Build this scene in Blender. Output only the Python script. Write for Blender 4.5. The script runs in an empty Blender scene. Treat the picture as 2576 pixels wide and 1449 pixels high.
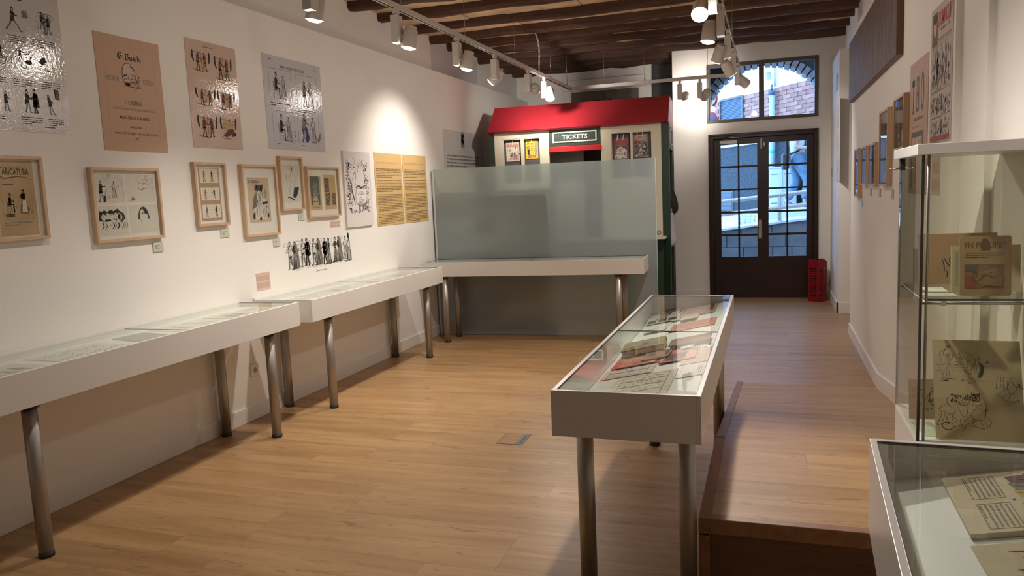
import bpy, bmesh, math, random
from mathutils import Vector, Matrix, Euler
S = bpy.context.scene
C = S.collection
PI = math.pi
rnd = random.Random(7)

# ---------------------------------------------------------------- camera
YAW, PIT, ROLL, FPX = -0.327039, -0.121978, -0.0439837, 1934.5
f = Vector((math.sin(YAW)*math.cos(PIT), math.cos(YAW)*math.cos(PIT), math.sin(PIT)))
r = f.cross(Vector((0, 0, 1))).normalized(); u = r.cross(f)
cr, sr = math.cos(ROLL), math.sin(ROLL)
r2 = cr*r + sr*u; u2 = -sr*r + cr*u
cd = bpy.data.cameras.new('camera'); cam = bpy.data.objects.new('camera', cd); C.objects.link(cam)
M = Matrix((r2, u2, -f)).transposed().to_4x4(); M.translation = Vector((0, 0, 1.6)); cam.matrix_world = M
cd.sensor_width = 36; cd.lens = FPX*36/2576; cd.clip_start = .02; cd.clip_end = 200
S.camera = cam
# ---------------------------------------------------------------- sky, exposure
w = bpy.data.worlds.new('sky'); S.world = w; w.use_nodes = True
bg = w.node_tree.nodes['Background']
bg.inputs[0].default_value = (.27, .52, 1.0, 1); bg.inputs[1].default_value = 8.5
S.view_settings.view_transform = 'Standard'; S.view_settings.look = 'None'
S.view_settings.gamma = 1; S.view_settings.use_curve_mapping = False
S.view_settings.exposure = 0.06
LAMP = 1.0            # overall strength of the track spots
WARM = (1.0, .915, .83)

# ---------------------------------------------------------------- materials
MATS = {}
def newmat(name):
    m = bpy.data.materials.new(name); m.use_nodes = True
    nt = m.node_tree; return m, nt, nt.nodes['Principled BSDF']
def mat(name, col, rough=.6, metal=0., bump=0., bscale=60., bdist=.01, var=0., vscale=3., spec=.5, coat=0.):
    if name in MATS: return MATS[name]
    m, nt, b = newmat(name)
    b.inputs['Base Color'].default_value = (*col, 1); b.inputs['Roughness'].default_value = rough
    b.inputs['Metallic'].default_value = metal; b.inputs['Specular IOR Level'].default_value = spec
    b.inputs['Coat Weight'].default_value = coat
    N, L = nt.nodes, nt.links
    if bump or var:
        tc = N.new('ShaderNodeTexCoord')
    if var:
        n = N.new('ShaderNodeTexNoise'); n.inputs['Scale'].default_value = vscale; n.inputs['Detail'].default_value = 6
        L.new(tc.outputs['Object'], n.inputs['Vector'])
        rp = N.new('ShaderNodeValToRGB'); e = rp.color_ramp.elements
        e[0].position = .3; e[1].position = .7
        e[0].color = (*[c*(1-var) for c in col], 1); e[1].color = (*[min(1, c*(1+var)) for c in col], 1)
        L.new(n.outputs['Fac'], rp.inputs['Fac']); L.new(rp.outputs['Color'], b.inputs['Base Color'])
    if bump:
        n = N.new('ShaderNodeTexNoise'); n.inputs['Scale'].default_value = bscale; n.inputs['Detail'].default_value = 4
        L.new(tc.outputs['Object'], n.inputs['Vector'])
        bp = N.new('ShaderNodeBump'); bp.inputs['Strength'].default_value = bump; bp.inputs['Distance'].default_value = bdist
        L.new(n.outputs['Fac'], bp.inputs['Height']); L.new(bp.outputs['Normal'], b.inputs['Normal'])
    MATS[name] = m; return m
def wood(name, c1, c2, rough=.4, axis=0, grain=14., rand=.25, knots=True):
    if name in MATS: return MATS[name]
    m, nt, b = newmat(name); N, L = nt.nodes, nt.links
    tc = N.new('ShaderNodeTexCoord'); oi = N.new('ShaderNodeObjectInfo')
    mp = N.new('ShaderNodeMapping'); sc = [grain]*3; sc[axis] = grain*.09; mp.inputs['Scale'].default_value = sc
    add = N.new('ShaderNodeVectorMath'); add.operation = 'MULTIPLY_ADD'
    cmb = N.new('ShaderNodeCombineXYZ')
    for i in range(3): L.new(oi.outputs['Random'], cmb.inputs[i])
    add.inputs[1].default_value = (37, 53, 71); L.new(cmb.outputs[0], add.inputs[0]); L.new(tc.outputs['Object'], add.inputs[2])
    L.new(add.outputs[0], mp.inputs['Vector'])
    n = N.new('ShaderNodeTexNoise'); n.inputs['Scale'].default_value = 1.; n.inputs['Detail'].default_value = 8; n.inputs['Roughness'].default_value = .6
    n.inputs['Distortion'].default_value = .6
    L.new(mp.outputs[0], n.inputs['Vector'])
    rp = N.new('ShaderNodeValToRGB'); e = rp.color_ramp.elements
    e[0].position = .33; e[1].position = .62; e[0].color = (*c2, 1); e[1].color = (*c1, 1)
    L.new(n.outputs['Fac'], rp.inputs['Fac'])
    hsv = N.new('ShaderNodeHueSaturation')
    mr = N.new('ShaderNodeMapRange'); mr.inputs['To Min'].default_value = 1-rand*.5; mr.inputs['To Max'].default_value = 1+rand*.5
    L.new(oi.outputs['Random'], mr.inputs['Value']); L.new(mr.outputs[0], hsv.inputs['Value'])
    L.new(rp.outputs['Color'], hsv.inputs['Color'])
    last = hsv.outputs['Color']
    if knots:
        m2 = N.new('ShaderNodeMapping'); s2 = [24.]*3; s2[axis] = 5.5; m2.inputs['Scale'].default_value = s2
        L.new(add.outputs[0], m2.inputs['Vector'])
        n2 = N.new('ShaderNodeTexNoise'); n2.inputs['Scale'].default_value = 1.; n2.inputs['Detail'].default_value = 5; n2.inputs['Distortion'].default_value = 1.5
        L.new(m2.outputs[0], n2.inputs['Vector'])
        r3 = N.new('ShaderNodeValToRGB'); e = r3.color_ramp.elements; e[0].position = .60; e[1].position = .74
        e[0].color = (1, 1, 1, 1); e[1].color = (.45, .38, .33, 1)
        L.new(n2.outputs['Fac'], r3.inputs['Fac'])
        mx = N.new('ShaderNodeMix'); mx.data_type = 'RGBA'; mx.blend_type = 'MULTIPLY'; mx.inputs['Factor'].default_value = .8
        L.new(last, mx.inputs['A']); L.new(r3.outputs['Color'], mx.inputs['B']); last = mx.outputs['Result']
    L.new(last, b.inputs['Base Color']); b.inputs['Roughness'].default_value = rough
    bp = N.new('ShaderNodeBump'); bp.inputs['Strength'].default_value = .12; bp.inputs['Distance'].default_value = .004
    L.new(n.outputs['Fac'], bp.inputs['Height']); L.new(bp.outputs['Normal'], b.inputs['Normal'])
    MATS[name] = m; return m
def glassmat(name, tint=(.93, .97, .95), ior=1.5, gain=1.0):
    if name in MATS: return MATS[name]
    m = bpy.data.materials.new(name); m.use_nodes = True; nt = m.node_tree; N, L = nt.nodes, nt.links
    N.clear(); out = N.new('ShaderNodeOutputMaterial')
    tr = N.new('ShaderNodeBsdfTransparent'); tr.inputs[0].default_value = (*tint, 1)
    gl = N.new('ShaderNodeBsdfGlossy'); gl.inputs['Roughness'].default_value = 0.0
    fr = N.new('ShaderNodeFresnel'); fr.inputs[0].default_value = ior
    ge = N.new('ShaderNodeNewGeometry'); sb = N.new('ShaderNodeMath'); sb.operation = 'SUBTRACT'; sb.inputs[0].default_value = 1
    L.new(ge.outputs['Backfacing'], sb.inputs[1])
    mu = N.new('ShaderNodeMath'); mu.operation = 'MULTIPLY'; L.new(fr.outputs[0], mu.inputs[0]); L.new(sb.outputs[0], mu.inputs[1])
    m2 = N.new('ShaderNodeMath'); m2.operation = 'MULTIPLY'; m2.use_clamp = True; m2.inputs[1].default_value = gain; L.new(mu.outputs[0], m2.inputs[0])
    mx = N.new('ShaderNodeMixShader'); L.new(m2.outputs[0], mx.inputs[0]); L.new(tr.outputs[0], mx.inputs[1]); L.new(gl.outputs[0], mx.inputs[2])
    L.new(mx.outputs[0], out.inputs[0]); MATS[name] = m; return m
def emit(name, col, s):
    if name in MATS: return MATS[name]
    m, nt, b = newmat(name)
    b.inputs['Emission Color'].default_value = (*col, 1); b.inputs['Emission Strength'].default_value = s
    b.inputs['Base Color'].default_value = (.8, .8, .8, 1); MATS[name] = m; return m
def frosted(name):
    m = bpy.data.materials.new(name); m.use_nodes = True; nt = m.node_tree; N, L = nt.nodes, nt.links
    N.clear(); out = N.new('ShaderNodeOutputMaterial')
    df = N.new('ShaderNodeBsdfDiffuse'); df.inputs[0].default_value = (.72, .78, .84, 1)
    tl = N.new('ShaderNodeBsdfTranslucent'); tl.inputs[0].default_value = (.7, .76, .76, 1)
    rf = N.new('ShaderNodeBsdfRefraction'); rf.inputs['Color'].default_value = (.80, .90, .84, 1); rf.inputs['Roughness'].default_value = .20; rf.inputs['IOR'].default_value = 1.3
    gl = N.new('ShaderNodeBsdfGlossy'); gl.inputs['Roughness'].default_value = .12
    a = N.new('ShaderNodeMixShader'); a.inputs[0].default_value = .4; L.new(df.outputs[0], a.inputs[1]); L.new(tl.outputs[0], a.inputs[2])
    b = N.new('ShaderNodeMixShader'); b.inputs[0].default_value = .60; L.new(a.outputs[0], b.inputs[1]); L.new(rf.outputs[0], b.inputs[2])
    c = N.new('ShaderNodeMixShader'); c.inputs[0].default_value = .06; L.new(b.outputs[0], c.inputs[1]); L.new(gl.outputs[0], c.inputs[2])
    L.new(c.outputs[0], out.inputs[0]); return m

WHITE = mat('wall_paint', (.80, .765, .72), .75, bump=.05, bscale=90)
LAC = mat('white_lacquer', (.74, .71, .67), .28)
LACIN = mat('white_inner_lacquer', (.86, .85, .81), .5)
BASEB = mat('baseboard_paint', (.78, .75, .71), .45)
STEEL = mat('brushed_steel', (.40, .37, .34), .42, metal=.85)
BLACKP = mat('black_plastic', (.015, .014, .014), .5)
OAKF = wood('oak_frame', (.60, .42, .27), (.52, .355, .22), .5, axis=2, grain=30, rand=.1, knots=False)
PLANK = wood('oak_laminate', (.42, .256, .118), (.30, .168, .071), .36, axis=0, grain=9, rand=.12)
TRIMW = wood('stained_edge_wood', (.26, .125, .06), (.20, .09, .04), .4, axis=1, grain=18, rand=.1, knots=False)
BEAM = wood('dark_beam_wood', (.095, .040, .023), (.045, .019, .011), .7, axis=0, grain=12, rand=.3)
TILE = mat('old_ceiling_tile', (.66, .47, .30), .8, bump=.3, bscale=25, var=.25, vscale=4)
DOORW = mat('dark_red_door_varnish', (.021, .006, .0055), .35, bump=.03, bscale=40)
WINF = mat('brown_window_frame', (.10, .085, .07), .5)
GLASS = glassmat('clear_glass')
GLASSG = glassmat('greenish_case_glass', (.965, .985, .97), gain=1.0)
GLASSP = glassmat('picture_glass', (.98, .98, .97))
PAPER = mat('white_paper', (.74, .71, .65), .8)
CREAM = mat('cream_paper', (.70, .63, .51), .8, var=.06, vscale=8)
TANP = mat('aged_tan_paper', (.50, .36, .20), .85, var=.1, vscale=7)
GREYP = mat('grey_paper', (.64, .61, .54), .8)
INK = mat('black_ink', (.018, .016, .017), .7)
INKS = mat('soft_grey_ink', (.20, .18, .165), .8)
INKB = mat('brown_ink', (.14, .085, .05), .8)
BLUEI = mat('blue_ink', (.03, .04, .16), .7)
REDI = mat('red_ink', (.50, .035, .025), .7)
MAROON = mat('maroon_ink', (.13, .035, .04), .7)
OCHRE = mat('ochre_ink', (.48, .33, .10), .8)
PINKP = mat('pinkish_paper', (.60, .43, .34), .8)
GREENI = mat('dark_green_ink', (.09, .11, .08), .8)
WINK = mat('white_ink', (.72, .70, .66), .8)

# ---------------------------------------------------------------- mesh builder
class MB:
    def __init__(s): s.v = []; s.f = []; s.m = []; s.mats = []; s.sm = []
    def mi(s, m):
        if m not in s.mats: s.mats.append(m)
        return s.mats.index(m)
    def face(s, pts, m, smooth=False):
        n = len(s.v); s.v += [tuple(p) for p in pts]; s.f.append(tuple(range(n, n+len(pts)))); s.m.append(s.mi(m)); s.sm.append(smooth)
    def mesh(s, vs, fs, m, smooth=False, M=None):
        n = len(s.v); s.v += [tuple(M @ Vector(p)) if M else tuple(p) for p in vs]
        i = s.mi(m)
        for q in fs: s.f.append(tuple(a+n for a in q)); s.m.append(i); s.sm.append(smooth)
    def box(s, x0, x1, y0, y1, z0, z1, m, M=None):
        vs = [(x, y, z) for z in (z0, z1) for y in (y0, y1) for x in (x0, x1)]
        s.mesh(vs, [(0, 2, 3, 1), (4, 5, 7, 6), (0, 1, 5, 4), (2, 6, 7, 3), (0, 4, 6, 2), (1, 3, 7, 5)], m, False, M)
    def ring_frame(s, x0, x1, z0, z1, b, y0, y1, m):
        s.box(x0, x1, y0, y1, z0, z0+b, m); s.box(x0, x1, y0, y1, z1-b, z1, m)
        s.box(x0, x0+b, y0, y1, z0+b, z1-b, m); s.box(x1-b, x1, y0, y1, z0+b, z1-b, m)
    def lathe(s, prof, m, n=20, M=None, caps=True):
        vs = []; fs = []
        for (rr, z) in prof:
            for k in range(n): a = 2*PI*k/n; vs.append((rr*math.cos(a), rr*math.sin(a), z))
        for j in range(len(prof)-1):
            for k in range(n): fs.append((j*n+k, j*n+(k+1) % n, (j+1)*n+(k+1) % n, (j+1)*n+k))
        s.mesh(vs, fs, m, True, M)
        if caps:
            o = len(prof)-1
            s.mesh(vs[:n], [tuple(reversed(range(n)))], m, False, M); s.mesh(vs[o*n:], [tuple(range(n))], m, False, M)
    def cyl(s, p0, p1, rad, m, n=14, r1=None):
        p0, p1 = Vector(p0), Vector(p1); d = p1-p0; q = d.to_track_quat('Z', 'Y').to_matrix().to_4x4(); q.translation = p0
        s.lathe([(rad, 0), (r1 if r1 is not None else rad, d.length)], m, n, q)
    def tube(s, pts, rad, m, n=8):
        for a, b in zip(pts[:-1], pts[1:]): s.cyl(a, b, rad, m, n)
    def prism(s, pts, y0, y1, m, M=None):      # pts in (x,z)
        k = len(pts); vs = [(x, y0, z) for x, z in pts]+[(x, y1, z) for x, z in pts]
        fs = [tuple(range(k)), tuple(reversed(range(k, 2*k)))]+[(i, k+i, k+(i+1) % k, (i+1) % k) for i in range(k)]
        s.mesh(vs, fs, m, False, M)
    def build(s, name, parent=None, loc=(0, 0, 0), rot=(0, 0, 0), bevel=0, kind=None):
        me = bpy.data.meshes.new(name); me.from_pydata(s.v, [], s.f)
        for m in s.mats: me.materials.append(m)
        me.polygons.foreach_set('material_index', s.m); me.polygons.foreach_set('use_smooth', s.sm)
        if not any(x.name.endswith('ink') for x in s.mats):
            bm = bmesh.new(); bm.from_mesh(me); bmesh.ops.remove_doubles(bm, verts=bm.verts, dist=1e-5)
            bmesh.ops.recalc_face_normals(bm, faces=bm.faces); bm.to_mesh(me); bm.free()
        me.update()
        o = bpy.data.objects.new(name, me); C.objects.link(o); o.location = loc; o.rotation_euler = rot
        if parent: o.parent = parent
        if kind: o['kind'] = kind
        if bevel:
            b = o.modifiers.new('bevel', 'BEVEL'); b.width = bevel; b.segments = 2; b.limit_method = 'ANGLE'
        return o
def thing(name, label, cat, loc=(0, 0, 0), rot=(0, 0, 0), group=None):
    o = bpy.data.objects.new(name, None); C.objects.link(o); o.empty_display_size = .1
    o.location = loc; o.rotation_euler = rot
    o['label'] = label; o['category'] = cat
    if group: o['group'] = group
    return o
def struct(name, loc=(0, 0, 0), rot=(0, 0, 0), label=None):
    o = bpy.data.objects.new(name, None); C.objects.link(o); o.location = loc; o.rotation_euler = rot; o['kind'] = 'structure'
    if label: o['label'] = label
    return o
def tag(o, label, cat, group=None):
    o['label'] = label; o['category'] = cat
    if group: o['group'] = group
    return o
def dup(root, loc, rot=None, label=None, group=None):
    q = root.copy(); C.objects.link(q); q.location = loc
    if rot is not None: q.rotation_euler = rot
    if label: q['label'] = label
    if group: q['group'] = group
    def rec(a, b):
        for ch in list(a.children):
            c = ch.copy(); C.objects.link(c); c.parent = b; rec(ch, c)
    rec(root, q); return q

# ---------------------------------------------------------------- flat print (ink laid on paper)
_TX = {}
def glyphs(body, align='LEFT', bold=0.):
    k = (body, align, bold)
    if k in _TX: return _TX[k]
    cu = bpy.data.curves.new('t', 'FONT'); cu.body = body; cu.size = 1; cu.align_x = 'LEFT'; cu.resolution_u = 2; cu.offset = bold
    o = bpy.data.objects.new('t', cu); C.objects.link(o)
    dg = bpy.context.evaluated_depsgraph_get(); dg.update()
    me = bpy.data.meshes.new_from_object(o.evaluated_get(dg))
    vs = [tuple(v.co) for v in me.vertices]; fs = [tuple(p.vertices) for p in me.polygons]
    bpy.data.objects.remove(o); bpy.data.curves.remove(cu); bpy.data.meshes.remove(me)
    _TX[k] = (vs, fs); return _TX[k]
class Ink:
    def __init__(s, mb, x0=0, z0=0, y=0, seed=1): s.mb = mb; s.x0 = x0; s.z0 = z0; s.y = y; s.r = random.Random(seed)
    def P(s, x, z, l): return (s.x0+x, s.y-.0004*l, s.z0+z)
    def poly(s, pts, c=None, l=1): s.mb.face([s.P(x, z, l) for x, z in pts], c or INK)
    def rect(s, x0, z0, x1, z1, c=None, l=1): s.poly([(x0, z0), (x1, z0), (x1, z1), (x0, z1)], c, l)
    def line(s, pts, wd, c=None, l=1, taper=False):
        n = len(pts); wd = max(wd, .0008)
        L_, R_ = [], []
        for i, (x, z) in enumerate(pts):
            a = pts[max(0, i-1)]; b = pts[min(n-1, i+1)]; dx, dz = b[0]-a[0], b[1]-a[1]; d = math.hypot(dx, dz) or 1
            ww = wd*.5*((.35+.65*math.sin(PI*(i+.5)/n)) if taper else 1)
            L_.append((x-dz/d*ww, z+dx/d*ww)); R_.append((x+dz/d*ww, z-dx/d*ww))
        for i in range(n-1): s.poly([L_[i], R_[i], R_[i+1], L_[i+1]], c, l)
    def curve(s, pts, wd, c=None, l=1, taper=True):
        out = []; n = len(pts)
        for i in range(n-1):
            p0, p1, p2, p3 = pts[max(0, i-1)], pts[i], pts[i+1], pts[min(n-1, i+2)]
            for k in range(4):
                t = k/4
                out.append(tuple(.5*(2*p1[j]+(p2[j]-p0[j])*t+(2*p0[j]-5*p1[j]+4*p2[j]-p3[j])*t*t+(3*p1[j]-p0[j]-3*p2[j]+p3[j])*t**3) for j in (0, 1)))
        out.append(pts[-1]); s.line(out, wd, c, l, taper)
    def ell(s, cx, cz, rx, rz, c=None, l=1, n=14): s.poly([(cx+rx*math.cos(2*PI*k/n), cz+rz*math.sin(2*PI*k/n)) for k in range(n)], c, l)
    def ring(s, cx, cz, rx, rz, wd, c=None, l=1, n=16, a0=0, a1=1): s.line([(cx+rx*math.cos(2*PI*(a0+(a1-a0)*k/n)), cz+rz*math.sin(2*PI*(a0+(a1-a0)*k/n))) for k in range(n+1)], wd, c, l)
    def box(s, x0, z0, x1, z1, wd, c=None, l=1):
        s.line([(x0, z0), (x1, z0)], wd, c, l); s.line([(x1, z0), (x1, z1)], wd, c, l); s.line([(x1, z1), (x0, z1)], wd, c, l); s.line([(x0, z1), (x0, z0)], wd, c, l)
    def nib(s, strokes, x, z, sc, wd, c=None, l=1, ang=.75):
        nx, nz = math.cos(ang)*wd/2, math.sin(ang)*wd/2
        for st in strokes:
            for a, b in zip(st[:-1], st[1:]):
                p, q = (x+a[0]*sc, z+a[1]*sc), (x+b[0]*sc, z+b[1]*sc)
                s.poly([(p[0]-nx, p[1]-nz), (p[0]+nx, p[1]+nz), (q[0]+nx, q[1]+nz), (q[0]-nx, q[1]-nz)], c, l)
    def text(s, body, cx, z, width, height, c=None, l=1, bold=.0, left=False):
        vs, fs = glyphs(body, bold=bold)
        xs = [v[0] for v in vs]; a, b = min(xs), max(xs); sx = width/(b-a); sz = height/.70
        x0 = cx if left else cx-width/2
        s.mb.mesh([s.P(x0+(v[0]-a)*sx, z+v[1]*sz, l) for v in vs], fs, c or INK)
    def lines(s, x0, z1, x1, n, pitch, c=None, l=1, last=.6, th=.42):
        for i in range(n):
            z = z1-i*pitch; x = x0; xe = x1 if i < n-1 else x0+(x1-x0)*last
            while x < xe-.2*pitch:
                ww = min(s.r.uniform(1.0, 4.5)*pitch*.6, xe-x)
                h1 = pitch*th*s.r.uniform(.8, 1.15)
                s.rect(x, z-h1, x+ww, z, c, l); x += ww+pitch*.28
    def hatch(s, x0, z0, x1, z1, n, wd, c=None, ang=.9, l=1):
        for i in range(n):
            x = s.r.uniform(x0, x1); z = s.r.uniform(z0, z1); d = s.r.uniform(.1, .3)*min(x1-x0, z1-z0); a = ang+s.r.uniform(-.4, .4)
            s.curve([(x, z), (x+d*math.cos(a)*.5+s.r.uniform(-.1, .1)*d, z+d*math.sin(a)*.5), (x+d*math.cos(a), z+d*math.sin(a))], wd, c, l)
    # --- people drawn with a pen
    def man(s, x, z, h, fc=1, coat=None, pants=None, hat=1, lean=0, step=.12, up=0, fill=None):
        lw = h*.021; hip = x+lean*h*.45; sh = x+lean*h*.85; hd = sh+lean*h*.1+fc*.02*h
        for k in (-1, 1):
            pl = [(hip+k*.035*h, z+.47*h), (hip+k*step*.55*h+fc*.03*h, z+.25*h), (x+k*step*h, z+.02*h)]
            if pants: s.line(pl, h*.07, pants)
            else:
                for q in (-1, 1): s.line([(a+q*.03*h*(1-.25*i), b) for i, (a, b) in enumerate(pl)], lw)
            s.poly([(x+k*step*h-.02*h, z+.035*h), (x+k*step*h-.02*h, z), (x+k*step*h+fc*.11*h, z), (x+k*step*h+fc*.08*h, z+.03*h)])
        tor = [(sh-.09*h, z+.80*h), (sh-.05*h, z+.85*h), (sh+.05*h, z+.85*h), (sh+.10*h, z+.79*h), (hip+.09*h, z+.52*h), (hip+.11*h, z+.40*h), (hip, z+.43*h), (hip-.12*h, z+.37*h), (hip-.10*h, z+.55*h)]
        if coat: s.poly(tor, coat)
        else:
            if fill: s.poly(tor, fill)
            s.curve(tor+[tor[0]], lw)
        s.hatch(hip-.07*h, z+.5*h, sh+.07*h, z+.8*h, 7, h*.012, GREYP if coat else INK, 1.3, 2)
        if pants is None: s.hatch(x-step*h*.6, z+.08*h, hip+.05*h, z+.42*h, 9, h*.012, INKS, 1.3)
        s.hatch(x-.16*h, z-.005*h, x+.2*h, z+.05*h, 6, h*.014, INKS, .1)
        ax = [(sh+fc*.04*h, z+.79*h), (sh+fc*.14*h, z+(.66+up*.1)*h), (sh+fc*.25*h, z+(.60+up*.3)*h)]
        s.line(ax, h*.05, coat or INKS, taper=False); s.ell(ax[-1][0]+fc*.02*h, ax[-1][1], .022*h, .022*h, INKS)
        s.ring(hd, z+.915*h, .048*h, .062*h, lw); s.line([(hd+fc*.045*h, z+.925*h), (hd+fc*.075*h, z+.90*h), (hd+fc*.045*h, z+.895*h)], lw)
        s.poly([(hd-fc*.055*h, z+.90*h), (hd-fc*.055*h, z+.96*h), (hd, z+.985*h), (hd+fc*.04*h, z+.965*h), (hd-fc*.02*h, z+.945*h), (hd-fc*.03*h, z+.90*h)])
        if hat == 1: s.rect(hd-.045*h, z+.955*h, hd+.045*h, z+1.03*h); s.rect(hd-.075*h, z+.95*h, hd+.075*h, z+.965*h)
    def lady(s, x, z, h, fc=1, dress=None, top=None, veil=None, crown=0, folds=5):
        lw = h*.019; w0, w1 = .075*h, .19*h
        sk = [(x-w0, z+.55*h), (x+w0, z+.55*h), (x+w1*.8+fc*.02*h, z+.2*h), (x+w1, z), (x-w1, z), (x-w1*.75, z+.22*h)]
        if dress: s.poly(sk, dress)
        else: s.curve(sk[1:4], lw*1.2); s.curve([sk[0], sk[5], sk[4]], lw*1.2); s.line([sk[4], sk[3]], lw)
        for i in range(folds):
            t = (i+.5)/folds; s.curve([(x-w0+2*w0*t, z+.53*h), (x-w1+2*w1*t+.01*h, z+.25*h), (x-w1+2*w1*t, z+.02*h)], lw*.9, (GREYP if dress else INK), 2)
        bd = [(x-.085*h, z+.79*h), (x+.085*h, z+.79*h), (x+.10*h, z+.70*h), (x+.06*h, z+.55*h), (x-.06*h, z+.55*h), (x-.10*h, z+.70*h)]
        if top or dress: s.poly(bd, top or dress)
        else: s.curve(bd+[bd[0]], lw); s.hatch(x-.08*h, z+.58*h, x+.06*h, z+.75*h, 5, lw*.8)
        s.line([(x+fc*.06*h, z+.76*h), (x+fc*.15*h, z+.64*h), (x+fc*.05*h, z+.58*h)], .045*h, top or dress or INKS)
        s.ring(x+fc*.015*h, z+.875*h, .045*h, .06*h, lw)
        s.poly([(x-fc*.055*h, z+.83*h), (x-fc*.065*h, z+.92*h), (x-fc*.01*h, z+.955*h), (x+fc*.045*h, z+.93*h), (x-fc*.005*h, z+.91*h), (x-fc*.025*h, z+.83*h)])
        if veil: s.poly([(x-fc*.02*h, z+.955*h), (x-fc*.075*h, z+.92*h), (x-fc*.12*h, z+.6*h), (x-fc*.24*h, z+.05*h), (x-fc*.10*h, z+.1*h), (x-fc*.05*h, z+.8*h)], veil)
        if crown:
            for k in range(4): s.ell(x+s.r.uniform(-.03, .03)*h, z+(.95+.045*k)*h, .035*h, .03*h); s.ring(x, z+(.97+.04*k)*h, .05*h, .035*h, lw)
    def seated(s, x, z, h, fc=1, coat=None, pants=None):
        lw = h*.021
        s.line([(x-fc*.16*h, z+.62*h), (x-fc*.13*h, z+.30*h), (x-fc*.15*h, z)], h*.03, INKB); s.line([(x-fc*.15*h, z+.32*h), (x+fc*.1*h, z+.32*h)], h*.035, INKB)
        s.line([(x+fc*.08*h, z+.32*h), (x+fc*.09*h, z)], h*.02, INKB); s.line([(x-fc*.14*h, z+.2*h), (x+fc*.08*h, z+.2*h)], h*.012, INKB)
        s.poly([(x-fc*.09*h, z+.36*h), (x-fc*.06*h, z+.72*h), (x, z+.80*h), (x+fc*.09*h, z+.72*h), (x+fc*.08*h, z+.42*h), (x+fc*.02*h, z+.34*h)], coat or INK)
        s.line([(x-fc*.02*h, z+.40*h), (x+fc*.20*h, z+.40*h), (x+fc*.20*h, z+.03*h)], h*.075, pants or INK); s.poly([(x+fc*.17*h, z+.04*h), (x+fc*.17*h, z), (x+fc*.30*h, z), (x+fc*.25*h, z+.04*h)])
        s.line([(x+fc*.04*h, z+.70*h), (x+fc*.14*h, z+.56*h), (x+fc*.24*h, z+.58*h)], h*.045, coat or INK)
        s.ring(x+fc*.05*h, z+.88*h, .05*h, .065*h, lw); s.poly([(x-fc*.01*h, z+.85*h), (x-fc*.015*h, z+.93*h), (x+fc*.05*h, z+1.0*h), (x+fc*.1*h, z+.94*h), (x+fc*.03*h, z+.92*h), (x+fc*.015*h, z+.85*h)])
# ================================================================ SETTING
XL, XR, YE = -3.687, .78, 11.22
# ---- floor: every laminate board its own piece
flo = struct('floor')
m = MB(); m.box(-4.1, 2.0, -3.2, 12.3, -.12, -.008, mat('subfloor', (.10, .055, .03), .8)); m.build('subfloor', flo)
m = MB(); m.box(-3.9, 1.0, -3.1, 1.16, -.008, 0, PLANK); m.build('floor_board', flo)
PW, PLEN = .195, 1.29; _pl = {}
def plank(parent, x0, x1, y0, z=0, name='floor_plank', rot=(0, 0, 0), yl=None):
    L = round(x1-x0, 3)
    if L not in _pl:
        q = MB(); q.box(-L/2+.0004, L/2-.0004, -PW/2+.0004, PW/2-.0004, -.0085, 0, PLANK); _pl[L] = q.build(name, parent); o = _pl[L]
    else:
        o = _pl[L].copy(); C.objects.link(o); o.parent = parent
    o.location = (x0+L/2, y0+PW/2, z); o.rotation_euler = rot; return o
ny = int((12.1-1.16)/PW)
for i in range(ny+1):
    y0 = 1.16+i*PW; xa, xb = XL-.02, (XR+.03 if not 8.5 < y0+PW/2 < 9.95 else 1.88)
    if y0 > 11.2: xb = .85
    x = xa-rnd.choice([0, .32, .645, .97])
    while x < xb-.02:
        a, b = max(x, xa), min(x+PLEN, xb)
        if b-a > .02: plank(flo, a, b, y0)
        x += PLEN
# ---- walls
wl = struct('wall_left')
m = MB(); m.box(-3.9, XL, -3, 12.1, 0, 3.05, WHITE); m.build('wall_cladding', wl)
m = MB(); m.box(-4.05, -3.87, -3, 12.1, 3.05, 3.75, WHITE); m.build('upper_wall', wl)
wr = struct('wall_right')
m = MB()
m.box(XR, 1.9, 3.97, 8.59, -.05, 3.03, WHITE); m.build('wall_cladding', wr)
m = MB(); m.box(XR+.028, 1.9, 3.535, 3.97, -.05, 3.03, WHITE); m.build('wall_cladding', wr)
m = MB(); m.box(XR+.055, 1.9, -3, 3.535, -.05, 3.03, WHITE); m.build('wall_cladding', wr)
m = MB(); m.box(.767, 1.9, 9.95, 11.4, 0, 3.1, WHITE); m.build('pilaster', wr)
m = MB(); m.box(.91, 1.2, -3, 11.4, 3.03, 3.75, WHITE); m.box(.91, 1.2, 8.59, 9.95, 3.0, 3.04, WHITE); m.build('upper_wall', wr)
m = MB(); m.box(1.88, 2.0, 8.5, 10.0, 0, 3.1, WHITE); m.box(.95, 2.0, 8.5, 10., 3.04, 3.12, WHITE); m.build('recess_wall', wr)
wf = struct('wall_far')
m = MB(); m.box(-4.05, -1.25, 12.1, 12.3, 0, 3.75, WHITE); m.build('rear_wall', wf)
DX0, DX1, DZ = -.815, .605, 2.285; WX0, WX1, WZ0, WZ1 = -.832, .607, 2.446, 3.24
m = MB()
for a in ((-1.3, DX0, 0, WZ0), (DX1, .95, 0, WZ0), (DX0, DX1, DZ, WZ0), (-1.3, WX0, WZ0, WZ1), (WX1, .95, WZ0, WZ1), (-1.3, .95, WZ1, 3.75)):
    m.box(a[0], a[1], YE, 11.5, a[2], a[3], WHITE)
m.box(-1.3, -1.2, 11.5, 12.12, 0, 3.75, WHITE); m.build('entrance_wall', wf)
wb = struct('wall_rear'); m = MB(); m.box(-4, 2, -3.2, -3, 0, 3.75, WHITE); m.build('wall_cladding', wb)
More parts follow.
